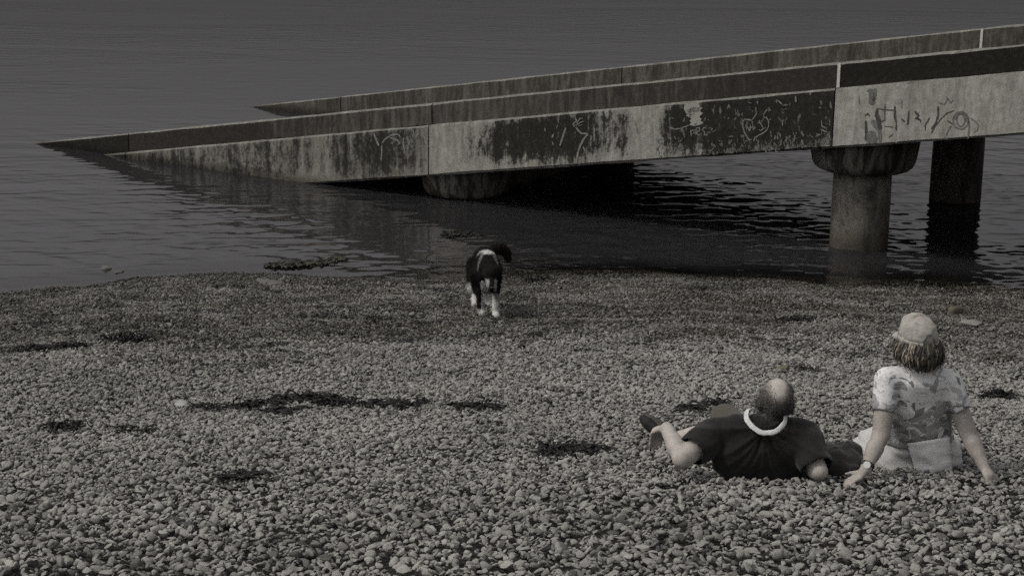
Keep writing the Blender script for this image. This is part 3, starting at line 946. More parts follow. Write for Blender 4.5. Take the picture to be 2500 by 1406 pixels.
seaweed('seaweed', [(665, 650), (700, 647), (740, 645), (790, 642), (840, 634)], 'brown mat of weed at the water\'s edge left of the dog', 520, 0.08, 0.028, m_weedb, blade=0.03, water=True)
seaweed('seaweed', [(1290, 690), (1330, 684)], 'dark weed patch on the damp stones right of the dog', 90, 0.06, 0.05, group=G)
seaweed('seaweed', [(1670, 716), (1715, 708)], 'brown weed heap on the damp stones below the slipway', 110, 0.06, 0.06, m_weedb, group=G)

# loose scraps of weed strewn over the damp shingle, too small and too many to count
vs, fs = [], []
wrn = random.Random(21)
while len(fs) < 5200:
    y0 = wrn.uniform(11.2, 17.7)
    x0 = wrn.uniform(-1, 1) * (0.33 * (y0 * 1.05 + 0.8) + 0.5)
    dens = 0.25 + 0.9 * nz(x0 * 0.55 + 4, y0 * 0.8) + 0.10 * max(0.0, -x0) - 0.05 * max(0.0, x0)
    dens += 0.55 * math.exp(-((y0 - 12.0) / 0.7) ** 2 - ((x0 + 0.2) / 1.6) ** 2)
    if y0 < 13.2 + 0.25 * x0 and abs(x0 + 0.2) > 2.2: dens -= 0.5
    if wrn.random() > dens: continue
    for _ in range(wrn.randint(2, 6)):
        x_, y_ = x0 + wrn.gauss(0, 0.05), y0 + wrn.gauss(0, 0.04)
        an = wrn.uniform(0, 6.28); w_ = wrn.uniform(0.004, 0.012); k0 = len(vs); L_ = wrn.randint(3, 6)
        for q in range(L_):
            an += wrn.gauss(0, 0.5); x_ += math.cos(an) * 0.02; y_ += math.sin(an) * 0.02
            z_ = beach_z(x_, y_) + 0.012 + 0.016 * wrn.random()
            vs += [(x_ + math.sin(an) * w_, y_ - math.cos(an) * w_, z_), (x_ - math.sin(an) * w_, y_ + math.cos(an) * w_, z_ + 0.006)]
        for q in range(L_ - 1):
            a = k0 + 2 * q
            fs.append((a, a + 1, a + 3, a + 2))
scraps = link('weed_scraps', mesh_from('weed_scraps', vs, fs, True), m_weed)
tag(scraps, 'dark scraps of weed strewn over the damp shingle below the tide line', 'seaweed', kind='stuff')

# ================================================================== LARGER STONES
def big_stone(px, py, size, label, color, seed, flatn=0.5, rot=0.0, water=False, rough=0.8):
    p = on_water(px, py) if water else on_beach(px, py)
    me = stone_mesh('stone', seed)
    t = NT('stone_%d' % seed)
    ps = t.tex()
    n = t.noise(ps, 6, 5, 0.65)
    c = t.mix(1.0, color, t.ramp(n, [(0.25, 0.6), (0.75, 1.15)]), 'MULTIPLY')
    mt = t.finish(c, rough, t.bump(t.noise(ps, 20, 4, 0.6), 0.4, 0.01), 0.3)
    o = link('stone', me, mt, None, (p.x, p.y, size * flatn * 0.10 - 0.015 if water else beach_z(p.x, p.y) + size * flatn * 0.18 + 0.012))
    o.scale = (size, size, size * flatn * 2)
    o.rotation_euler = (random.uniform(-0.15, 0.15), random.uniform(-0.15, 0.15), rot)
    tag(o, label, 'stone')
    return o
big_stone(260, 655, 0.16, 'pale round stone in the shallows at the left, furthest out', (0.15, 0.145, 0.135), 31, 0.7, 0.3, True)
big_stone(295, 664, 0.15, 'dark pointed stone at the water\'s edge beside the pale one', (0.12, 0.11, 0.10), 32, 0.7, 1.0, True)
big_stone(660, 694, 0.34, 'flat pale slab on the damp shingle near the water', (0.16, 0.152, 0.14), 33, 0.16, -0.2)
big_stone(440, 1000 - 7, 0.13, 'smooth pale slab left of the longest seaweed strand', (0.42, 0.41, 0.40), 34, 0.2, 0.1)
big_stone(1013, 990, 0.085, 'pale oval stone lying on the forked weed strand', (0.46, 0.44, 0.42), 35, 0.4, -0.5)
big_stone(1912, 905, 0.10, 'brown stone just above and right of the bald head', (0.16, 0.145, 0.10), 36, 0.5, 0.2)
big_stone(425, 1278, 0.105, 'dark rectangular stone low on the left', (0.075, 0.072, 0.060), 37, 0.28, 0.05)
big_stone(140, 1110, 0.11, 'large pale stone left of the sparse weed near the left edge', (0.34, 0.33, 0.31), 38, 0.4, 0.2)
big_stone(588, 1160, 0.07, 'brown stone on the sparse dark weed', (0.13, 0.115, 0.09), 39, 0.5, 0.2)
big_stone(2330, 768, 0.22, 'brown humped stone right of the cap', (0.13, 0.115, 0.085), 40, 0.45, 0.2)
big_stone(2370, 800, 0.20, 'pale slab right of the cap, below the brown humped stone', (0.25, 0.24, 0.222), 41, 0.45, -0.2)
big_stone(790, 1372, 0.115, 'dark sliver of stone at the bottom edge left of centre', (0.10, 0.095, 0.08), 42, 0.25, -0.15)

# ================================================================== FIGURES
def ico(sub=3):
    bm = bmesh.new()
    bmesh.ops.create_icosphere(bm, subdivisions=sub, radius=1.0)
    v = np.array([x_.co[:] for x_ in bm.verts]); f = [tuple(q.index for q in p.verts) for p in bm.faces]
    bm.free()
    return v, f
IV, IF = ico(3)

def cap(a, ra, b=None, rb=None):
    """Tapered, optionally flattened limb from a to b; radii are numbers or (x, y, z)."""
    if b is None: b, rb = a, ra
    if rb is None: rb = ra
    a, b = np.array(a, float), np.array(b, float)
    ra = np.array(ra if hasattr(ra, '__len__') else (ra,) * 3, float)
    rb = np.array(rb if hasattr(rb, '__len__') else (rb,) * 3, float)
    ax = b - a
    L_ = np.linalg.norm(ax)
    if L_ < 1e-6: return a + IV * ra
    s = IV @ (ax / L_)
    return np.where((s > 0)[:, None], b + IV * rb, a + IV * ra)

def limb(points, radii):
    return [cap(points[i], radii[i], points[i + 1], radii[i + 1]) for i in range(len(points) - 1)]

def ellipsoid(c_, r_, rot=None):
    v = IV * np.array(r_)
    if rot is not None: v = v @ np.array(rot.to_3x3()).T
    return v + np.array(c_)

def fuse(prims, voxel=0.008, smooth=6, fac=0.5):
    vs, fs, k = [], [], 0
    for p in prims:
        vs.append(p)
        fs += [tuple(i_ + k for i_ in f) for f in IF]
        k += len(p)
    me = bpy.data.meshes.new('tmp')
    me.from_pydata(np.vstack(vs).tolist(), [], fs)
    o = bpy.data.objects.new('tmp', me)
    col.objects.link(o)
    r_ = o.modifiers.new('r', 'REMESH'); r_.mode = 'VOXEL'; r_.voxel_size = voxel; r_.use_smooth_shade = True
    s_ = o.modifiers.new('s', 'SMOOTH'); s_.iterations = smooth; s_.factor = fac
    dg = bpy.context.evaluated_depsgraph_get()
    out = bpy.data.meshes.new_from_object(o.evaluated_get(dg))
    bpy.data.objects.remove(o); bpy.data.meshes.remove(me)
    return out

def get_v(me):
    v = np.empty(len(me.vertices) * 3); me.vertices.foreach_get('co', v); return v.reshape(-1, 3)
def get_n(me):
    v = np.empty(len(me.vertices) * 3); me.vertex_normals.foreach_get('vector', v); return v.reshape(-1, 3)
def set_v(me, v):
    me.vertices.foreach_set('co', np.asarray(v).ravel()); me.update()
def displace(me, fn):
    v, n_ = get_v(me), get_n(me)
    d_ = np.array([fn(p) for p in v])
    set_v(me, v + n_ * d_[:, None])
def cut(me, keep_fn):
    """Open a garment: faces whose centre fails keep_fn are removed."""
    bm = bmesh.new(); bm.from_mesh(me)
    bmesh.ops.delete(bm, geom=[f for f in bm.faces if not keep_fn(f.calc_center_median())], context='FACES')
    bm.to_mesh(me); bm.free()
def colour(me, fn, name='tint'):
    v = get_v(me)
    at = me.attributes.new(name, 'FLOAT_COLOR', 'POINT')
    at.data.foreach_set('color', np.array([(*fn(p), 1.0) for p in v], dtype=np.float32).ravel())
def rebase(me, base):
    set_v(me, get_v(me) - np.array(base))
    me.polygons.foreach_set('use_smooth', [True] * len(me.polygons))
    return me

def A(*p): return np.array(P(*p))

def skin_material(name, color):
    t = NT(name)
    pos = t.tex()
    n = t.noise(pos, 25, 4, 0.6)
    tint = t.attr('tint', 'Color')
    c = t.mix(1.0, color, t.ramp(n, [(0.25, 0.72), (0.75, 1.10)]), 'MULTIPLY')
    c = t.mix(1.0, c, tint, 'MULTIPLY')
    t.b.inputs['Subsurface Weight'].default_value = 0.05
    t.b.inputs['Subsurface Scale'].default_value = 0.01
    return t.finish(c, 0.6, t.bump(t.noise(pos, 160, 3, 0.6), 0.15, 0.002), 0.3)
m_skin = skin_material('skin', (0.40, 0.362, 0.33))
m_skin2 = skin_material('skin_pale', (0.47, 0.432, 0.395))

def cloth(name, color, var=0.2, rough=0.9, nscale=60):
    t = NT(name)
    pos = t.tex()
    n = t.noise(pos, nscale, 3, 0.6)
    big = t.noise(pos, 9, 3, 0.5)
    c = t.mix(1.0, color, t.ramp(n, [(0.25, 1 - var), (0.75, 1 + var * 0.4)]), 'MULTIPLY')
    c = t.mix(0.5, c, t.ramp(big, [(0.3, 0.8), (0.7, 1.1)]), 'MULTIPLY')
    t.b.inputs['Sheen Weight'].default_value = 0.15
    return t.finish(c, rough, t.bump(t.math('ADD', t.math('MULTIPLY', big, 3.0), t.math('MULTIPLY', n, 0.25)), 0.5, 0.006), 0.15)

WHITE = (1.0, 1.0, 1.0)
def hand_prims(wrist, palm, ftip, side, curl=(0, 0, -1), r_=0.0085, thumb=True, spread=0.75):
    """Palm, four bent fingers of unequal length and a thumb that leaves the side of the palm."""
    wrist, palm, ftip, side = map(np.array, (wrist, palm, ftip, side))
    d_ = ftip - palm; L_ = np.linalg.norm(d_); d_ = d_ / L_
    side = side - d_ * (side @ d_); side = side / np.linalg.norm(side)
    up = np.cross(d_, side)
    pr = [cap(wrist, 0.021, palm, 0.022), cap(palm - side * 0.018, 0.015, palm + side * 0.018, 0.015), cap((wrist + palm) / 2 - side * 0.014, 0.015, palm - side * 0.02, 0.014), cap((wrist + palm) / 2 + side * 0.014, 0.015, palm + side * 0.02, 0.014)]
    curl = np.array(curl, float)
    for i_, (o_, ln) in enumerate(zip((-0.030, -0.010, 0.010, 0.029), (0.82, 1.0, 0.95, 0.72))):
        k0 = palm + side * o_ * spread
        k1 = k0 + (d_ + side * o_ * 4 * spread) * L_ * 0.50 * ln + curl * 0.004
        k2 = k1 + (d_ * 0.8 + curl * 0.55 + side * o_ * 3 * spread) * L_ * 0.30 * ln
        k3 = k2 + (d_ * 0.5 + curl * 0.85) * L_ * 0.22 * ln
        pr += limb([k0, k1, k2, k3], [r_ * 1.12, r_ * 1.02, r_ * 0.92, r_ * 0.8])
    if thumb:
        b0 = (wrist * 0.55 + palm * 0.45) - side * 0.018
        b1 = b0 - side * 0.026 + d_ * 0.026
        b2 = b1 - side * 0.006 + d_ * 0.026
        pr += limb([b0, b1, b2], [r_ * 1.5, r_ * 1.15, r_ * 0.9])
    return pr

def head_prims(c_, face, upv, s=1.0):
    """Skull, jaw, nose, brow, ears; face = direction looked at."""
    face = Vector(face).normalized(); upv = Vector(upv); upv = (upv - face * upv.dot(face)).normalized()
    sd = face.cross(upv)
    R = Matrix((sd, face, upv)).transposed()
    c_ = Vector(c_)
    q = lambda x_, y_, z_: np.array(c_ + sd * (x_ * s) + face * (y_ * s) + upv * (z_ * s))
    pr = [ellipsoid(q(0, -0.012, 0.022), (0.076 * s, 0.094 * s, 0.088 * s), R), ellipsoid(q(0, 0.022, -0.035), (0.060 * s, 0.068 * s, 0.078 * s), R),
          ellipsoid(q(0, 0.050, -0.080), (0.032 * s, 0.030 * s, 0.026 * s), R), cap(q(0, 0.085, 0.010), 0.010 * s, q(0, 0.103, -0.028), 0.013 * s),
          cap(q(-0.028, 0.078, 0.022), 0.014 * s, q(0.028, 0.078, 0.022), 0.014 * s), cap(q(-0.020, 0.082, -0.058), 0.008 * s, q(0.020, 0.082, -0.058), 0.008 * s)]
    for e in (-1, 1):
        pr.append(ellipsoid(q(e * 0.080, -0.006, -0.010), (0.011 * s, 0.019 * s, 0.032 * s), R @ Matrix.Rotation(e * -0.35, 3, 'Z')))
    return pr, q

# ---------------------------------------------------------------- the seated woman
wb = np.array((P(2235, 1141, 7.40).x, 7.42, 0.0)); wb[2] = beach_z(wb[0], wb[1])
WB = Vector(wb)
hipL, hipR = A(2192, 1118, 7.44), A(2280, 1115, 7.46)
pelvis = (hipL + hipR) / 2
waist = A(2243, 1060, 7.40); chest = A(2240, 985, 7.31); upch = A(2240, 930, 7.27); neck0 = A(2240, 895, 7.25); headc = A(2240, 828, 7.27)
shL, shR = A(2166, 928, 7.25), A(2318, 932, 7.27)
elL, elR = A(2152, 1058, 7.17), A(2364, 1058, 7.22)
wrL, wrR = A(2113, 1146, 7.05), A(2404, 1142, 7.12)
pmL, pmR = A(2092, 1166, 7.01), A(2415, 1161, 7.08)
fgL, fgR = A(2058, 1176, 6.98), A(2424, 1182, 7.05)
knL, knR = A(2126, 1094, 7.70), A(2290, 1090, 7.80)
anL = np.array((knL[0] + 0.20, 7.98, 0)); anL[2] = beach_z(anL[0], anL[1]) + 0.07
anR = np.array((knR[0] - 0.08, 8.10, 0)); anR[2] = beach_z(anR[0], anR[1]) + 0.07
toL, toR = anL + np.array((-0.05, 0.10, 0.06)), anR + np.array((0.05, 0.10, 0.07))
face_dir = (-0.32, 0.94, -0.06)
hp, HQ = head_prims(headc, face_dir, (0.0, 0.05, 1), 0.98)
body = [cap(pelvis, (0.165, 0.12, 0.10), waist, (0.125, 0.095, 0.08)), cap(waist, (0.125, 0.095, 0.08), chest, (0.14, 0.10, 0.09)), cap(chest, (0.14, 0.10, 0.09), upch, (0.150, 0.085, 0.06)),
        cap(upch, (0.06, 0.055, 0.05), headc + np.array((0, 0, -0.03)), 0.05)]
body += limb([upch, shL, elL, wrL], [0.07, 0.048, 0.043, 0.0265]) + limb([upch, shR, elR, wrR], [0.07, 0.048, 0.042, 0.0255])
body += limb([elL * 0.6 + wrL * 0.4, elL * 0.4 + wrL * 0.6], [0.043, 0.037]) + limb([elR * 0.7 + wrR * 0.3, elR * 0.4 + wrR * 0.6], [0.042, 0.035])
body += limb([hipL, knL, anL, toL], [0.095, 0.066, 0.042, 0.036]) + limb([hipR, knR, anR, toR], [0.095, 0.066, 0.042, 0.036])
body += hp
body += hand_prims(wrL, pmL, fgL, (0.2, -0.9, 0.1)) + hand_prims(wrR, pmR, fgR, (-0.8, -0.5, 0.1))
me = fuse(body, 0.0072, 5)
wrist_dark = lambda p: WHITE
colour(me, lambda p: WHITE)
woman = link('person', rebase(me, wb), m_skin, None, WB)
tag(woman, 'person in a pale cap and floral shirt sitting upright, leaning on both hands', 'person')

def fold(p, s, a): return a * (1 - abs(nz(p[0] * s, p[1] * s, p[2] * s)) * 2.2)
# floral shirt
g = 0.013
shirt = [cap(waist + np.array((0.0, 0.0, -0.035)), (0.155 + g, 0.115 + g, 0.07), chest, (0.150, 0.113, 0.09)), cap(chest, (0.150, 0.113, 0.09), upch + np.array((0, 0, 0.0)), (0.155, 0.096, 0.065)),
         cap(upch + np.array((0, 0, 0.022)), (0.075, 0.065, 0.045), neck0 + np.array((0, 0, -0.015)), (0.062, 0.062, 0.03))]
hemL, hemR = shL * 0.54 + elL * 0.46, shR * 0.58 + elR * 0.42
shirt += limb([upch, shL, hemL], [0.075, 0.059, 0.057]) + limb([upch, shR, hemR], [0.075, 0.058, 0.056])
me = fuse(shirt, 0.008, 5)
axL, axR = (elL - shL) / np.linalg.norm(elL - shL), (elR - shR) / np.linalg.norm(elR - shR)
hzL, hzR = hemL + axL * 0.028, hemR + axR * 0.028
hem_z = waist[2] - 0.022
def keepw(c_):
    c_ = np.array(c_)
    if (c_ - hzL) @ axL > 0 and np.linalg.norm(c_ - hzL) < 0.085 and c_[0] < chest[0] - 0.125: return False
    if (c_ - hzR) @ axR > 0 and np.linalg.norm(c_ - hzR) < 0.085 and c_[0] > chest[0] + 0.160: return False
    if c_[2] < hem_z + 0.12 * (c_[0] - waist[0]): return False
    return True
def wr(p):
    lowf = max(0.0, min(1.0, (upch[2] - p[2]) / 0.25))
    return 0.006 * nz(p[0] * 11, p[1] * 11, p[2] * 5) + 0.007 * lowf * (0.5 - abs(nz(p[0] * 7 + 3, p[1] * 7, p[2] * 14 + p[0] * 9))) * 1.4
displace(me, wr)
cut(me, keepw)
t = NT('floral_cloth')
pos = t.tex()
obx = t.sep(pos)
warp = t.n.new('ShaderNodeTexNoise'); warp.inputs['Scale'].default_value = 7.0; warp.inputs['Detail'].default_value = 2
t.link(pos, warp.inputs['Vector'])
vm = t.n.new('ShaderNodeVectorMath'); vm.operation = 'MULTIPLY_ADD'
t.link(warp.outputs['Color'], vm.inputs[0]); vm.inputs[1].default_value = (0.10, 0.0, 0.10); t.link(pos, vm.inputs[2])
n1 = t.noise(t.mapping(vm.outputs[0], (1.0, 0.35, 0.8), rot=(0, 0.5, 0)), 15.0, 1.5, 0.45, 1.1)
n2 = t.noise(t.mapping(vm.outputs[0], (0.8, 0.35, 1.1), (3, 1, 7), rot=(0, -0.7, 0)), 15.0, 2, 0.5, 1.4)
n3 = t.noise(t.mapping(pos, (1, 0.4, 1)), 55.0, 2, 0.5, 0.6)
low = t.maprange(obx[2], 0.20, 0.46, 0.14, -0.05, False)
leaf = t.maprange(t.math('ADD', n1, low), 0.54, 0.56)
petal = t.maprange(t.math('ADD', n2, t.math('MULTIPLY', low, 0.6)), 0.57, 0.60)
vein = t.maprange(t.math('ABSOLUTE', t.math('SUBTRACT', n2, 0.50)), 0.010, 0.024)
speck = t.maprange(n3, 0.60, 0.66)
c = t.mix(leaf, (0.74, 0.73, 0.722), t.ramp(n2, [(0.35, (0.19, 0.186, 0.186)), (0.62, (0.34, 0.334, 0.334))]))
c = t.mix(t.math('MULTIPLY', petal, 0.75), c, (0.36, 0.355, 0.35))
c = t.mix(t.math('MULTIPLY', speck, 0.35), c, (0.22, 0.215, 0.215))
c = t.mix(t.math('MULTIPLY', t.math('SUBTRACT', 1.0, vein), 0.75), c, (0.56, 0.55, 0.545))
m_floral = t.finish(c, 0.9, t.bump(t.noise(pos, 14, 3, 0.5), 0.35, 0.012), 0.15)
sh = link('shirt', rebase(me, wb), m_floral, woman)
md_ = sh.modifiers.new('hem', 'SOLIDIFY'); md_.thickness = 0.004; md_.offset = -1

# pale loose trousers
tr = [cap(pelvis + np.array((0, -0.01, 0.0)), (0.182, 0.140, 0.118), waist + np.array((0, 0, -0.03)), (0.145, 0.118, 0.06))]
tr += limb([hipL, knL, (knL * 0.25 + anL * 0.75)], [0.118, 0.085, 0.070]) + limb([hipR, knR, (knR * 0.25 + anR * 0.75)], [0.125, 0.098, 0.075])
tr += [cap(hipL + np.array((-0.04, -0.02, -0.03)), (0.09, 0.09, 0.07), knL, (0.078, 0.078, 0.078))]
me = fuse(tr, 0.009, 4)
displace(me, lambda p: 0.030 * (0.40 - abs(nz(p[0] * 6 + p[2] * 8, p[1] * 5, p[2] * 19))) + 0.006 * nz(p[0] * 16, p[1] * 16, p[2] * 26))
m_pale = cloth('pale_cotton', (0.58, 0.567, 0.55), 0.15)
link('trousers', rebase(me, wb), m_pale, woman)
# the bright pocket flap that hangs at the back
fl = []
quad = [(2215, 1082), (2318, 1066), (2324, 1152), (2238, 1160)]
NXF, NYF = 14, 12
for j in range(NYF + 1):
    for i_ in range(NXF + 1):
        a_, b_ = i_ / NXF, j / NYF
        x_ = (quad[0][0] * (1 - a_) + quad[1][0] * a_) * (1 - b_) + (quad[3][0] * (1 - a_) + quad[2][0] * a_) * b_
        y_ = (quad[0][1] * (1 - a_) + quad[1][1] * a_) * (1 - b_) + (quad[3][1] * (1 - a_) + quad[2][1] * a_) * b_
        yy = 7.262 + 0.05 * b_ * 0.2 - 0.02 * math.sin(a_ * 3.1) + 0.012 * nz(a_ * 4, b_ * 4, 3)
        fl.append(tuple(P(x_, y_, yy)))
ff = [(j * (NXF + 1) + i_, j * (NXF + 1) + i_ + 1, (j + 1) * (NXF + 1) + i_ + 1, (j + 1) * (NXF + 1) + i_) for j in range(NYF) for i_ in range(NXF)]
m_white = cloth('white_cotton', (0.82, 0.81, 0.80), 0.08)
o = link('shirt_tail', mesh_from('shirt_tail', fl, ff, True, origin=wb), m_white, woman)
md_ = o.modifiers.new('thick', 'SOLIDIFY'); md_.thickness = 0.004

# hair: a dark core with separate locks of brown and fair hair
core = [ellipsoid(HQ(0, -0.018, -0.03), (0.074, 0.086, 0.085)), cap(HQ(-0.046, -0.015, -0.05), 0.036, HQ(-0.052, -0.03, -0.096), 0.029), cap(HQ(0.045, -0.03, -0.05), 0.037, HQ(0.046, -0.05, -0.106), 0.030),
        cap(HQ(0.01, -0.066, -0.03), 0.044, HQ(0.012, -0.070, -0.112), 0.032), cap(HQ(-0.03, -0.055, -0.04), 0.045, HQ(-0.03, -0.062, -0.10), 0.034)]
me = fuse(core, 0.007, 4)
t = NT('brown_hair')
pos = t.tex()
n = t.noise(t.mapping(pos, (90, 90, 6)), 1.0, 3, 0.6)
rn = t.attr('tint', 'Color')
c = t.mix(1.0, t.mix(t.maprange(n, 0.4, 0.7), (0.030, 0.026, 0.022), (0.085, 0.074, 0.062)), rn, 'MULTIPLY')
m_hair = t.finish(c, 0.45, t.bump(n, 0.5, 0.004), 0.4)
colour(me, lambda p: (0.7, 0.7, 0.7))
hair = link('hair', rebase(me, wb), m_hair, woman)
vs, fs, cols = [], [], []
lr = random.Random(5)
for i_ in range(800):
    an = lr.uniform(-2.5, 2.5)                     # angle round the head, 0 = back
    sx_, sy_ = math.sin(an), -math.cos(an)
    top = (0.088 * sx_, 0.100 * sy_ - 0.015, lr.uniform(-0.030, 0.004))
    ln = lr.uniform(0.068, 0.124) * (1.0 if abs(an) < 1.2 else 0.86)
    out = lr.uniform(0.002, 0.022)
    light = lr.random()
    side_f = max(0.0, -sx_)
    tone = 0.7 + 0.5 * lr.random()
    if light < 0.16 + 0.30 * side_f: tone = lr.uniform(2.6, 6.5)
    w_ = lr.uniform(0.0014, 0.0042)
    k0 = len(vs)
    NS = 9
    swirl = lr.uniform(-0.03, 0.03)
    for s in range(NS):
        f = s / (NS - 1)
        bulge = out + 0.020 * math.sin(f * math.pi * 0.85) - 0.050 * max(0, f - 0.70) * 1.6
        a2 = an + swirl * f * 8 + 0.12 * nz(i_ * 1.7, f * 2)
        sx2, sy2 = math.sin(a2), -math.cos(a2)
        cpt = HQ(0.074 * sx2 + bulge * sx2, (0.088 * sy2 - 0.016) + bulge * sy2, top[2] - ln * f)
        tan = np.array(HQ(math.cos(a2), math.sin(a2), 0)) - np.array(HQ(0, 0, 0)); tan /= np.linalg.norm(tan)
        nrm_ = np.array(HQ(sx2, sy2, 0)) - np.array(HQ(0, 0, 0)); nrm_ /= np.linalg.norm(nrm_)
        ww = w_ * (1 - 0.75 * max(0, (f - 0.55) / 0.45))
        for q in ((-1, 0), (0, 1), (1, 0)):
            vs.append(cpt + tan * ww * q[0] + nrm_ * ww * 0.6 * q[1]); cols.append(tone)
    for s in range(NS - 1):
        a = k0 + 3 * s
        fs += [(a, a + 1, a + 4, a + 3), (a + 1, a + 2, a + 5, a + 4)]
me = mesh_from('locks', vs, fs, True, origin=wb)
at = me.attributes.new('tint', 'FLOAT_COLOR', 'POINT')
at.data.foreach_set('color', np.array([(c_, c_ * 0.97, c_ * 0.92, 1) for c_ in cols], dtype=np.float32).ravel())
link('hair_locks', me, m_hair, hair)

# baseball cap seen from behind: crown, adjusting strap below an arched gap, peak in front
def cap_pt(az, el, r_=1.0):
    # az 0 = back of the head, el 0 = rim
    ce_ = math.cos(el) ** 0.72 if el > 0 else math.cos(el)
    x_ = 0.083 * math.sin(az) * ce_; y_ = -0.105 * math.cos(az) * ce_ - 0.004; z_ = 0.103 * math.copysign(abs(math.sin(el)) ** 0.82, el)
    z_ += 0.008 * math.sin(el) * nz(az * 2, el * 2)
    return HQ(x_ * r_, y_ * r_, z_ * r_ + 0.008 - 0.012 * math.cos(az) + 0.010 * math.sin(az) * 0)
NA, NE = 72, 18
vs = []
for j in range(NE + 1):
    el = (j / NE) ** 0.85 * math.pi / 2 * 0.985
    for k in range(NA):
        az = -math.pi + 2 * math.pi * k / NA
        rr = 1.0 + 0.035 * nz(az * 2.3, el * 3.4, 2.0) + (0.010 if abs((az * 6 / (2 * math.pi)) % 1 - 0.5) < 0.04 and j > 1 else 0)
        vs.append(cap_pt(az, el, rr))
fs = []
for j in range(NE):
    for k in range(NA):
        az = -math.pi + 2 * math.pi * (k + 0.5) / NA
        el = ((j + 0.5) / NE) ** 0.85 * math.pi / 2
        if (az / 0.32) ** 2 + ((el - 0.06) / 0.27) ** 2 < 1 : continue     # the arched gap
        a, b = j * NA + k, j * NA + (k + 1) % NA
        fs.append((a, b, b + NA, a + NA))
fs.append(tuple(NE * NA + k for k in range(NA)))
m_cap = cloth('pale_cap_cotton', (0.40, 0.382, 0.345), 0.3)
capo = link('cap', mesh_from('cap', vs, fs, True, origin=wb), m_cap, woman)
md_ = capo.modifiers.new('t', 'SOLIDIFY'); md_.thickness = 0.004
m_strap = cloth('cap_strap', (0.060, 0.055, 0.050), 0.15)
vs, fs = [], []
for k in range(25):
    az = -0.42 + 0.84 * k / 24
    for el in (-0.13, 0.05):
        vs.append(cap_pt(az, el, 1.022))
for k in range(24): fs.append((2 * k, 2 * k + 2, 2 * k + 3, 2 * k + 1))
o = link('cap_strap', mesh_from('cap_strap', vs, fs, True, origin=wb), m_strap, capo)
md_ = o.modifiers.new('t', 'SOLIDIFY'); md_.thickness = 0.005; md_.offset = 1
vs, fs = [], []
for k in range(73):
    az = -math.pi + 2 * math.pi * k / 72
    if abs(az) < 0.34: continue
    for el in (-0.10, 0.03): vs.append(cap_pt(az, el, 1.018))
# sweat band: two strips either side of the gap joined round the front
n_ = len(vs) // 2
for k in range(n_ - 1):
    if np.linalg.norm(np.array(vs[2 * k]) - np.array(vs[2 * k + 2])) < 0.03: fs.append((2 * k, 2 * k + 2, 2 * k + 3, 2 * k + 1))
o = link('cap_band', mesh_from('cap_band', vs, fs, True, origin=wb), m_cap, capo)
md_ = o.modifiers.new('t', 'SOLIDIFY'); md_.thickness = 0.004; md_.offset = 1
vs, fs = [], []
for j in range(6):
    for k in range(17):
        az = math.pi - 0.85 + 1.7 * k / 16
        ex = 0.075 * j / 5 * math.cos((k - 8) / 8 * 1.35) ** 0.7 if abs(k - 8) < 8 else 0
        p0 = np.array(cap_pt(az, -0.05, 1.0)); o_ = np.array(HQ(0, 1, 0)) - np.array(HQ(0, 0, 0))
        vs.append(p0 + o_ * ex + np.array((0, 0, -0.02 * (j / 5) ** 2)))
for j in range(5):
    for k in range(16): fs.append((j * 17 + k, j * 17 + k + 1, (j + 1) * 17 + k + 1, (j + 1) * 17 + k))
o = link('cap_peak', mesh_from('cap_peak', vs, fs, True, origin=wb), m_cap, capo)
md_ = o.modifiers.new('t', 'SOLIDIFY'); md_.thickness = 0.005

# wrist watch with a pale round face
ax = (wrL - elL) / np.linalg.norm(wrL - elL)
wc = A(2104, 1153, 7.035)
fd = np.array((-0.25, -0.9, 0.38)); fd /= np.linalg.norm(fd)
Rm = Vector(fd).to_track_quat('Z', 'Y').to_matrix()
def disc(c_, r_, h_, R_, seg=24):
    vs, fs = [], []
    for z_, rr in ((0, r_), (h_ * 0.8, r_), (h_, r_ * 0.86)):
        for k in range(seg):
            a_ = 2 * math.pi * k / seg
            vs.append(np.array(c_) + np.array(R_ @ Vector((rr * math.cos(a_), rr * math.sin(a_), z_))))
    for j in range(2):
        for k in range(seg):
            a, b = j * seg + k, j * seg + (k + 1) % seg
            fs.append((a, b, b + seg, a + seg))
    fs.append(tuple(2 * seg + k for k in range(seg))); fs.append(tuple(range(seg))[::-1])
    return vs, fs
wrm = wrL * 0.88 + elL * 0.12
bandR = Vector(ax).to_track_quat('Z', 'Y').to_matrix()
vs, fs = [], []
for z_ in (-0.009, 0.009):
    for k in range(24):
        a_ = 2 * math.pi * k / 24
        vs.append(wrm + np.array(bandR @ Vector((0.031 * math.cos(a_), 0.031 * math.sin(a_), z_))))
for k in range(24): fs.append((k, (k + 1) % 24, 24 + (k + 1) % 24, 24 + k))
m_band = simple('watch_strap', (0.05, 0.045, 0.04), 0.6)
watch = link('wristwatch', mesh_from('wristwatch', vs, fs, True, origin=wb), m_band, woman)
md_ = watch.modifiers.new('t', 'SOLIDIFY'); md_.thickness = 0.003
vs, fs = disc(wrm + fd * 0.028, 0.0165, 0.008, Rm)
link('watch_face', mesh_from('watch_face', vs, fs, False, origin=wb), simple('watch_dial', (0.72, 0.71, 0.69), 0.35, 30, 0.0, 0.05, 0.5), watch)

# shoes
m_shoe = simple('dark_shoe', (0.085, 0.074, 0.064), 0.6, 40, 0.3, 0.3)
for a_, t_ in ((anL, toL), (anR, toR)):
    me = fuse([cap(a_ + np.array((0, 0.0, -0.025)), (0.042, 0.045, 0.045), t_ + np.array((0, 0.03, 0.02)), (0.045, 0.04, 0.04))], 0.008, 4)
    link('shoe', rebase(me, wb), m_shoe, woman)

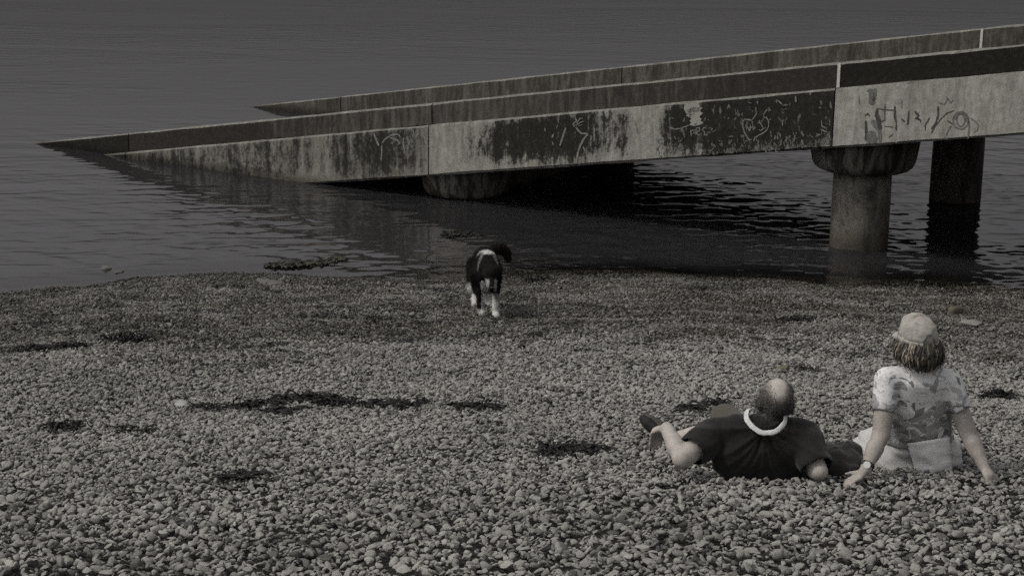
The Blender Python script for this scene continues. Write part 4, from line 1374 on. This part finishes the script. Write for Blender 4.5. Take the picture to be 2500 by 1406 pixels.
# ---------------------------------------------------------------- the reclining man
mbx = P(1850, 1100, 7.35)
mb = np.array((mbx.x, 7.45, beach_z(mbx.x, 7.45))); MB = Vector(mb)
gz = lambda p, d_=0.0: np.array((p[0], p[1], beach_z(p[0], p[1]) + d_))
mhipL, mhipR = A(1795, 1098, 7.60), A(1890, 1098, 7.62)
mpel = (mhipL + mhipR) / 2
mwa = A(1850, 1105, 7.42); mch = A(1852, 1088, 7.27); mup = A(1858, 1058, 7.22); mnk = A(1874, 1030, 7.21); mhd = A(1893, 982, 7.235)
msL, msR = A(1742, 1062, 7.20), A(1958, 1064, 7.22)
meL, meR = A(1666, 1119, 7.06), A(1999, 1151, 7.06)
mwL, mwR = A(1628, 1046, 7.25), A(1935, 1128, 7.30)
mpL = A(1608, 1050, 7.31); mfL = A(1596, 1082, 7.37)
mpR = mwR + np.array((-0.07, 0.04, -0.01)); mfR = mpR + np.array((-0.08, 0.04, -0.02))
mkA, mkB = A(1770, 1020, 7.92), A(1745, 1056, 7.90)
maA, maB = A(1842, 1046, 8.26), A(1642, 1078, 8.02)
mtA, mtB = A(1850, 1034, 8.36), A(1592, 1036, 8.10)
mface = (-0.10, 0.96, -0.20)
hp, MQ = head_prims(mhd, mface, (0.12, 0.16, 1), 1.0)
body = [cap(mpel, (0.16, 0.12, 0.11), mwa, (0.15, 0.12, 0.105)), cap(mwa, (0.15, 0.12, 0.105), mch, (0.17, 0.10, 0.11)), cap(mch, (0.17, 0.10, 0.11), mup, (0.16, 0.09, 0.07)),
        cap(mup, 0.065, mhd + np.array((0, 0.0, -0.04)), 0.060)]
body += limb([mup, msL, meL, mwL], [0.08, 0.057, 0.047, 0.032]) + limb([mup, msR, meR, mwR], [0.08, 0.055, 0.043, 0.029])
body += limb([meL * 0.65 + mwL * 0.35, meL * 0.4 + mwL * 0.6], [0.048, 0.040])
body += limb([mhipL, mkA, maA, mtA], [0.10, 0.066, 0.044, 0.036]) + limb([mhipR, mkB, maB, mtB], [0.10, 0.064, 0.046, 0.036])
body += limb([mkB * 0.75 + maB * 0.25, mkB * 0.4 + maB * 0.6], [0.058, 0.054])
body += hp
body += hand_prims(mwL, mpL, mfL, (0.5, 0.2, -0.2), curl=(0.05, -0.1, -1)) + hand_prims(mwR, mpR, mfR, (0.6, 0.6, 0))
me = fuse(body, 0.0072, 5)
# a receded head of short hair: pale crown, darker back and sides
hfwd = np.array(MQ(0, 1, 0)) - np.array(MQ(0, 0, 0)); hup = np.array(MQ(0, 0, 1)) - np.array(MQ(0, 0, 0)); hsd = np.array(MQ(1, 0, 0)) - np.array(MQ(0, 0, 0))
def hairmask(p):
    q = p - mhd
    x_, y_, z_ = q @ hsd, q @ hfwd, q @ hup
    if np.linalg.norm(q) > 0.16 or z_ < -0.115 or y_ > 0.055 + 0.02 * z_: return 0.0
    crown = min(1.0, 1.5 * math.exp(-(((x_ + 0.010) / 0.040) ** 2 + ((y_ + 0.035) / 0.085) ** 2)))
    crown *= min(1.0, max(0.0, (z_ + 0.002) / 0.045))
    low = min(1.0, max(0.0, (z_ + 0.105) / 0.03))
    ear = min(1.0, max(0.0, (0.055 - y_) / 0.03))
    return max(0.0, low * ear * (1 - 1.25 * crown))
def mtint(p):
    h_ = hairmask(p)
    k = 1 - 0.88 * min(1.0, h_ * (0.85 + 0.3 * nz(p[0] * 60, p[1] * 60, p[2] * 60)))
    return (k, k * 0.985 if h_ > 0 else k, k * 0.97 if h_ > 0 else k)
colour(me, mtint)
man = link('person', rebase(me, mb), m_skin2, None, MB)
tag(man, 'balding person in a dark T-shirt with white collar, reclining on the elbows', 'person')
# short cropped hair fibres
hv, hn = get_v(me) + mb, get_n(me)
vs, fs = [], []
hr = random.Random(3)
idx = [i_ for i_ in range(len(hv)) if np.linalg.norm(hv[i_] - mhd) < 0.15]
for i_ in idx:
    hm_ = hairmask(hv[i_])
    for _ in range(7):
        if hr.random() > hm_ * 1.0: continue
        p = hv[i_] + np.array((hr.gauss(0, 0.004), hr.gauss(0, 0.004), hr.gauss(0, 0.004)))
        d_ = hn[i_] * 0.35 - hup * 0.8 + hfwd * hr.gauss(0, 0.25) + hsd * hr.gauss(0, 0.25)
        if (p - mhd) @ hup > 0.06: d_ = hn[i_] * 0.3 + hsd * (-0.9 if (p - mhd) @ hsd > 0 else -0.9) * -1 + hfwd * hr.gauss(0, 0.3)
        d_ /= np.linalg.norm(d_)
        sd = np.cross(d_, hn[i_]); sd /= (np.linalg.norm(sd) + 1e-9)
        L_ = hr.uniform(0.005, 0.009)
        k = len(vs)
        vs += [p - sd * 0.0007, p + sd * 0.0007, p + d_ * L_ + hn[i_] * 0.002]
        fs.append((k, k + 1, k + 2))
me2 = mesh_from('short_hair', vs, fs, False, origin=mb)
t = NT('cropped_hair')
n = t.noise(t.tex(), 220, 2, 0.5)
m_crop = t.finish(t.ramp(n, [(0.3, (0.022, 0.019, 0.017)), (0.7, (0.085, 0.078, 0.070))]), 0.6, None, 0.3)
tag(link('short_hair', me2, m_crop, man), kind='stuff')

# dark T-shirt
hmL = msL * 0.42 + meL * 0.58; hmR = msR * 0.24 + meR * 0.76
ms = [cap(mpel, (0.175, 0.135, 0.115), mwa, (0.172, 0.14, 0.125)), cap(mwa, (0.172, 0.14, 0.125), mch, (0.188, 0.115, 0.125)), cap(mch, (0.188, 0.115, 0.125), mup, (0.178, 0.102, 0.080)),
      cap(mch + np.array((0.03, -0.075, -0.055)), (0.205, 0.085, 0.105), mwa + np.array((0.02, 0, -0.05)), (0.21, 0.14, 0.09)), cap(mch + np.array((0.02, -0.05, 0.0)), (0.19, 0.075, 0.09), mup + np.array((0, -0.005, 0.0)), (0.17, 0.085, 0.07)),
      cap(mup, (0.105, 0.085, 0.060), mnk + np.array((-0.008, 0, -0.012)), (0.082, 0.078, 0.034))]
ms += [cap(A(1792, 1108, 7.175), (0.095, 0.080, 0.120), A(1925, 1106, 7.185), (0.095, 0.080, 0.115)), cap(A(1785, 1075, 7.20), (0.10, 0.075, 0.085), A(1925, 1075, 7.21), (0.10, 0.075, 0.085))]
ms += limb([mup, msL, hmL], [0.09, 0.076, 0.074]) + limb([mup, msR, hmR], [0.09, 0.076, 0.072])
me = fuse(ms, 0.008, 5)
axL, axR = (meL - msL) / np.linalg.norm(meL - msL), (meR - msR) / np.linalg.norm(meR - msR)
hzL, hzR = hmL + axL * 0.030, hmR + axR * 0.030
def keepm(c_):
    c_ = np.array(c_)
    if (c_ - hzL) @ axL > 0 and np.linalg.norm(c_ - hzL) < 0.12 and c_[0] < mch[0] - 0.14: return False
    if (c_ - hzR) @ axR > 0 and np.linalg.norm(c_ - hzR) < 0.12 and c_[0] > mch[0] + 0.12: return False
    return True
def mwr(p):
    q = p - mup
    rad = math.atan2(q[0], -q[2] + 0.05)
    return 0.009 * nz(p[0] * 8, p[1] * 8, p[2] * 8) + 0.005 * nz(p[0] * 21, p[1] * 16, p[2] * 16) + 0.034 * (0.4 - abs(nz(rad * 3.2 + 5, p[1] * 3, p[2] * 4))) * min(1.0, np.linalg.norm(q) / 0.12)
displace(me, mwr)
cut(me, keepm)
m_dark = cloth('dark_jersey', (0.021, 0.019, 0.018), 0.3)
tsh = link('t_shirt', rebase(me, mb), m_dark, man)
md_ = tsh.modifiers.new('hem', 'SOLIDIFY'); md_.thickness = 0.004; md_.offset = -1
# white collar ring round the neck
cc = A(1870, 1022, 7.195)
nk = A(1878, 1005, 7.215) - A(1862, 1040, 7.18)
ring, RAD = [], 24
cps = []
for px_, py_, Y_ in ((1826, 1000, 7.235), (1822, 1018, 7.165), (1832, 1036, 7.122), (1850, 1051, 7.096), (1872, 1057, 7.090), (1894, 1052, 7.098), (1912, 1037, 7.128), (1918, 1016, 7.175), (1914, 1003, 7.24), (1896, 1000, 7.30), (1870, 1000, 7.325), (1842, 998, 7.29)):
    cps.append(A(px_, py_, Y_))
cen = sum(cps) / len(cps)
NC = len(cps)
def catm(a, b, c_, d_, f): return 0.5 * ((2 * b) + (-a + c_) * f + (2 * a - 5 * b + 4 * c_ - d_) * f * f + (-a + 3 * b - 3 * c_ + d_) * f ** 3)
path = [catm(cps[(i_ - 1) % NC], cps[i_], cps[(i_ + 1) % NC], cps[(i_ + 2) % NC], f / 6) for i_ in range(NC) for f in range(6)]
vs, fs = [], []
NPth = len(path)
pn = np.cross(cps[3] - cen, cps[0] - cen); pn /= np.linalg.norm(pn)
if pn[2] < 0: pn = -pn
for i_, p in enumerate(path):
    outv = p - cen; outv -= pn * (outv @ pn); outv /= np.linalg.norm(outv)
    wd = outv * 0.80 - pn * 0.60                       # the band stands up the neck and leans outwards
    th_ = np.cross(wd, path[(i_ + 1) % NPth] - path[i_ - 1]); th_ /= np.linalg.norm(th_)
    for k in range(8):
        a_ = 2 * math.pi * k / 8
        vs.append(p + wd * 0.0125 * math.cos(a_) * (1 + 0.14 * nz(i_ * 0.55, 2.0)) + th_ * 0.003 * math.sin(a_) + wd * 0.003 * nz(i_ * 0.22, 7.0) + th_ * 0.0012 * nz(i_ * 0.5, k * 0.6, 3.0))
for i_ in range(NPth):
    for k in range(8):
        a, b = i_ * 8 + k, i_ * 8 + (k + 1) % 8
        a2, b2 = ((i_ + 1) % NPth) * 8 + k, ((i_ + 1) % NPth) * 8 + (k + 1) % 8
        fs.append((a, b, b2, a2))
m_coll = cloth('white_rib', (0.72, 0.71, 0.695), 0.35, nscale=150)
link('collar', mesh_from('collar', vs, fs, True, origin=mb), m_coll, tsh)
# shorts
sh_ = [cap(mpel + np.array((0, 0, -0.02)), (0.18, 0.13, 0.115), mwa + np.array((0, 0.06, -0.03)), (0.165, 0.12, 0.10))]
sh_ += limb([mhipL, mhipL * 0.02 + mkA * 0.98], [0.118, 0.078]) + limb([mhipR, mhipR * 0.40 + mkB * 0.60], [0.118, 0.095])
me = fuse(sh_, 0.009, 4)
displace(me, lambda p: 0.010 * (0.4 - abs(nz(p[0] * 9, p[1] * 6, p[2] * 12))))
m_short = cloth('brown_shorts', (0.085, 0.075, 0.062), 0.25)
link('shorts', rebase(me, mb), m_short, man)
# shoes: upper and a thicker sole
m_sole = simple('dark_sole', (0.022, 0.020, 0.018), 0.75, 40, 0.3, 0.3)
for a_, t_ in ((maA, mtA), (maB, mtB)):
    ln = (t_ - a_) / np.linalg.norm(t_ - a_)
    back = np.array((0.25, -0.95, -0.2)); back = back - ln * (back @ ln); back /= np.linalg.norm(back)
    hl = a_ - ln * 0.035 + back * 0.012
    me = fuse([cap(hl, 0.044, a_ + ln * 0.05, 0.044), cap(a_, 0.050, a_ + ln * 0.02, 0.048), cap(a_ + ln * 0.05, 0.046, t_ + ln * 0.02, 0.041), cap(t_, 0.043, t_ + ln * 0.05, 0.032)], 0.007, 4)
    sho = link('shoe', rebase(me, mb), m_shoe, man)
    so = back * 0.026
    me = fuse([cap(hl + so - ln * 0.005, 0.031, a_ + ln * 0.04 + so, 0.028), cap(a_ + ln * 0.04 + so, 0.028, t_ + so * 0.9 + ln * 0.01, 0.033), cap(t_ + so * 0.9 + ln * 0.01, 0.033, t_ + so * 0.6 + ln * 0.05, 0.024)], 0.007, 3)
    link('sole', rebase(me, mb), m_sole, sho)

# ---------------------------------------------------------------- dark jacket lying between them
jb = P(2050, 1130, 7.36); jbase = np.array((jb.x, 7.36, beach_z(jb.x, 7.36)))
jk = [cap(A(2022, 1126, 7.36), (0.06, 0.09, 0.05), A(2085, 1112, 7.42), (0.06, 0.09, 0.06)), cap(A(2040, 1130, 7.30), (0.07, 0.07, 0.05), A(2085, 1128, 7.32), (0.06, 0.07, 0.06)), cap(A(2025, 1140, 7.25), (0.05, 0.05, 0.04), A(2070, 1145, 7.24), (0.05, 0.05, 0.035)),
      cap(A(2005, 1122, 7.45), (0.07, 0.10, 0.05), A(2066, 1112, 7.5), (0.08, 0.10, 0.05))]
me = fuse(jk, 0.008, 5)
displace(me, lambda p: 0.050 * (0.30 - abs(nz(p[0] * 7 + p[2] * 9, p[1] * 5, p[2] * 8))) + 0.02 * (0.3 - abs(nz(p[0] * 15, p[1] * 9 + 4, p[2] * 15))) + 0.008 * nz(p[0] * 20, p[1] * 20, p[2] * 20))
m_jack = cloth('dark_jacket_cloth', (0.030, 0.028, 0.026), 0.3)
jacket = link('jacket', rebase(me, jbase), m_jack, None, Vector(jbase))
tag(jacket, 'dark crumpled jacket lying on the stones between the two people', 'jacket')

# ================================================================== DOG
db = P(1190, 760, 14.4); dbase = np.array((db.x, 14.4, beach_z(db.x, 14.4)))
fpR, fpL = A(1209, 765, 14.02), A(1174, 764, 14.06)
hpR, hpL = A(1190, 748, 14.70), A(1158, 744, 14.74)
fpR[2] = beach_z(fpR[0], fpR[1]) + 0.045; fpL[2] = beach_z(fpL[0], fpL[1]) + 0.055
hpR[2] = beach_z(hpR[0], hpR[1]) + 0.045; hpL[2] = beach_z(hpL[0], hpL[1]) + 0.045
sho_R, sho_L = A(1206, 668, 14.16), A(1167, 668, 14.18)
chs = A(1187, 668, 14.22); wth = A(1189, 636, 14.25); bel = A(1184, 650, 14.52); rmp = A(1182, 634, 14.78)
nck = A(1192, 652, 14.08); dhd = A(1198, 668, 13.93); muz = A(1202, 703, 13.80)
ft = lambda p: p + np.array((0.01, -0.045, -0.018))
dog_p = [ellipsoid(chs, (0.104, 0.18, 0.158)), cap(chs, (0.104, 0.14, 0.148), bel, (0.098, 0.13, 0.112)), cap(bel, (0.098, 0.13, 0.112), rmp, (0.102, 0.12, 0.118)), cap(wth, (0.085, 0.12, 0.07), rmp + np.array((0, 0, 0.03)), (0.085, 0.10, 0.08)),
         cap(wth + np.array((0, -0.03, 0.0)), (0.085, 0.09, 0.09), nck, (0.085, 0.08, 0.085)), cap(nck, (0.085, 0.08, 0.085), dhd, (0.072, 0.075, 0.070)), ellipsoid(dhd, (0.075, 0.085, 0.070)),
         cap(dhd + np.array((0.003, -0.03, -0.03)), 0.052, muz, (0.029, 0.030, 0.027)), cap(dhd + np.array((0.004, -0.02, -0.06)), 0.036, muz + np.array((0, 0.02, -0.012)), 0.022)]
elR_, elL_ = A(1208, 700, 14.20), A(1166, 700, 14.22)
kR_, kL_ = np.array((fpR[0] - 0.005, fpR[1] + 0.03, fpR[2] + 0.14)), np.array((fpL[0] - 0.02, fpL[1] + 0.05, fpL[2] + 0.15))
dog_p += limb([sho_R, elR_, kR_, fpR, ft(fpR)], [0.068, 0.046, 0.029, 0.026, 0.030]) + limb([sho_L, elL_, kL_, fpL, ft(fpL)], [0.068, 0.046, 0.029, 0.026, 0.030])
for hp_, sx_ in ((hpR, 0.055), (hpL, -0.075)):
    hip_ = rmp + np.array((sx_, 0.02, -0.06))
    stf = np.array((hip_[0] + sx_ * 0.2, hip_[1] - 0.13, hip_[2] - 0.17))          # stifle, forward against the belly
    hck = np.array((hp_[0], hp_[1] + 0.13, hp_[2] + 0.17))                         # hock, pointing backward
    dog_p += limb([hip_, stf, hck, hp_ + np.array((0, 0.06, 0.01)), ft(hp_)], [0.088, 0.060, 0.030, 0.027, 0.030])
tl = [rmp + np.array((0.02, 0.08, 0.03)), A(1212, 606, 14.92), A(1226, 606, 14.95), A(1236, 618, 14.95), A(1240, 632, 14.93)]
dog_p += limb(tl, [0.036, 0.036, 0.038, 0.034, 0.016])
for e in (-1, 1):   # folded ears
    b0 = dhd + np.array((e * 0.058, 0.035, 0.045)); b1 = b0 + np.array((e * 0.026, -0.005, -0.012)); b2 = b1 + np.array((e * 0.006, -0.02, -0.062))
    dog_p += limb([b0, b1, b2], [(0.020, 0.028, 0.022), (0.015, 0.026, 0.022), (0.009, 0.014, 0.016)])
me = fuse(dog_p, 0.0085, 4)
displace(me, lambda p: 0.006 * nz(p[0] * 22, p[1] * 14, p[2] * 9) + 0.004 * nz(p[0] * 60, p[1] * 30, p[2] * 30))
BLK, BRN, WHT = np.array((0.007, 0.006, 0.0055)), np.array((0.016, 0.013, 0.011)), np.array((0.62, 0.605, 0.58))
def sm(a, b, x_): 
    f = min(1.0, max(0.0, (x_ - a) / (b - a))); return f * f * (3 - 2 * f)
V3p = lambda p: (Vector(p) - CAM)
def coat(p):
    gr = beach_z(p[0], p[1])
    h_ = p[2] - gr
    n_ = nz(p[0] * 18, p[1] * 18, p[2] * 18)
    c_ = BLK + (BRN - BLK) * max(0.0, min(1.0, 0.30 + 0.8 * nz(p[0] * 7, p[1] * 7, p[2] * 7)))
    w = 0.0
    # white saddle marking over the shoulders
    q = p - wth
    top = sm(0.0, 0.04, p[2] - (wth[2] + 0.0))
    ch = abs(q[0] - 0.008) - (0.026 + 0.7 * max(0.0, q[1] - 0.0))
    w = max(w, top * (1 - sm(0.0, 0.03, ch + 0.02 * n_)) * (1 - sm(0.16, 0.28, q[1])) * sm(-0.12, -0.07, q[1]))
    vv = abs(abs(q[0] - 0.008) - (0.045 - 0.25 * (q[1] + 0.06)))
    if -0.22 < q[1] < 0.0 and p[2] > wth[2] - 0.05: w = max(w, 0.30 * (1 - sm(0.008, 0.022, vv + 0.01 * n_)))
    # white legs: full stockings on three, a short sock on the near left foreleg
    leg = h_ < 0.24
    if leg:
        if p[1] < dbase[1] and p[0] > (fpR[0] + fpL[0]) / 2: w = max(w, 1 - sm(0.15, 0.22, h_ + 0.03 * n_))
        elif p[1] < dbase[1]: w = max(w, 0.55 * (1 - sm(0.04, 0.09, h_ + 0.02 * n_)))
        else: w = max(w, 1 - sm(0.18, 0.25, h_ + 0.03 * n_))
    # blaze down each side of the dark muzzle
    e = p - dhd
    if e[1] < 0.0 and e[2] < -0.02 and np.linalg.norm(e) < 0.20:
        w = max(w, sm(0.016, 0.026, abs(e[0] - 0.012 + 0.1 * min(0, e[2]) * -0.2)) * (1 - sm(-0.045, -0.02, e[2])) * (0.75 if e[0] < 0 else 0.45) * (1 - sm(0.045, 0.055, abs(e[0]))))
    # chest flash
    if e[1] > 0.05 and abs(p[0] - chs[0] + 0.005) < 0.035 and p[2] < chs[2] - 0.02 and p[1] < chs[1]: w = max(w, 0.8)
    w = min(1.0, max(0.0, w))
    return tuple(c_ * (1 - w) + WHT * w)
colour(me, coat)
t = NT('dog_coat')
pos = t.tex()
n = t.noise(t.mapping(pos, (140, 40, 40)), 1.0, 3, 0.6)
c = t.mix(1.0, t.attr('tint', 'Color'), t.ramp(n, [(0.25, 0.65), (0.75, 1.2)]), 'MULTIPLY')
m_coat = t.finish(c, 0.9, t.bump(n, 0.6, 0.006), 0.08)
dog = link('dog', rebase(me, dbase), m_coat, None, Vector(dbase))
tag(dog, 'black and white collie-type dog with lowered head standing on the shingle', 'dog')
m_nose = simple('dog_nose', (0.010, 0.009, 0.009), 0.35, 30, 0.1, 0.1, 0.5)
me = fuse([cap(muz + np.array((-0.008, -0.024, 0.006)), 0.012, muz + np.array((0.008, -0.024, 0.006)), 0.012)], 0.004, 2)
link('nose', rebase(me, dbase), m_nose, dog)
m_eye = simple('dog_eye', (0.55, 0.53, 0.50), 0.2, 30, 0.0, 0.05, 0.6)
for px_ in (1193, 1205):
    c_ = A(px_, 677, 13.868)
    me = fuse([ellipsoid(c_, (0.0085, 0.0085, 0.0085))], 0.003, 1)
    link('eye', rebase(me, dbase), m_eye, dog)
# guard hairs that roughen the outline, thickest on the tail, neck and haunches
fv, fn_ = get_v(dog.data) + dbase, get_n(dog.data)
vs, fs, cl = [], [], []
dr_ = random.Random(9)
for i_ in range(0, len(fv)):
    p = fv[i_]
    if p[2] - beach_z(p[0], p[1]) < 0.2 and dr_.random() < 0.75: continue
    if np.linalg.norm(p - dhd) < 0.10: continue
    tailf = p[1] > 14.86 and p[0] > rmp[0] + 0.05
    for _ in range(3 if tailf else 1):
        d_ = fn_[i_] * 0.55 + np.array((0.25 if tailf else 0.0, 0.55, -0.55)) + np.array((dr_.gauss(0, 0.25), dr_.gauss(0, 0.25), dr_.gauss(0, 0.25)))
        d_ /= np.linalg.norm(d_)
        sd = np.cross(d_, fn_[i_]); sd /= (np.linalg.norm(sd) + 1e-9)
        L_ = dr_.uniform(0.016, 0.032) * (1.3 if tailf else 1.0)
        k = len(vs); vs += [p - sd * 0.002, p + sd * 0.002, p + d_ * L_]
        fs.append((k, k + 1, k + 2)); c_ = coat(p); cl += [c_, c_, c_]
me = mesh_from('fur', vs, fs, False, origin=dbase)
at = me.attributes.new('tint', 'FLOAT_COLOR', 'POINT')
at.data.foreach_set('color', np.array([(*c_, 1) for c_ in cl], dtype=np.float32).ravel())
tag(link('fur', me, m_coat, dog), kind='stuff')
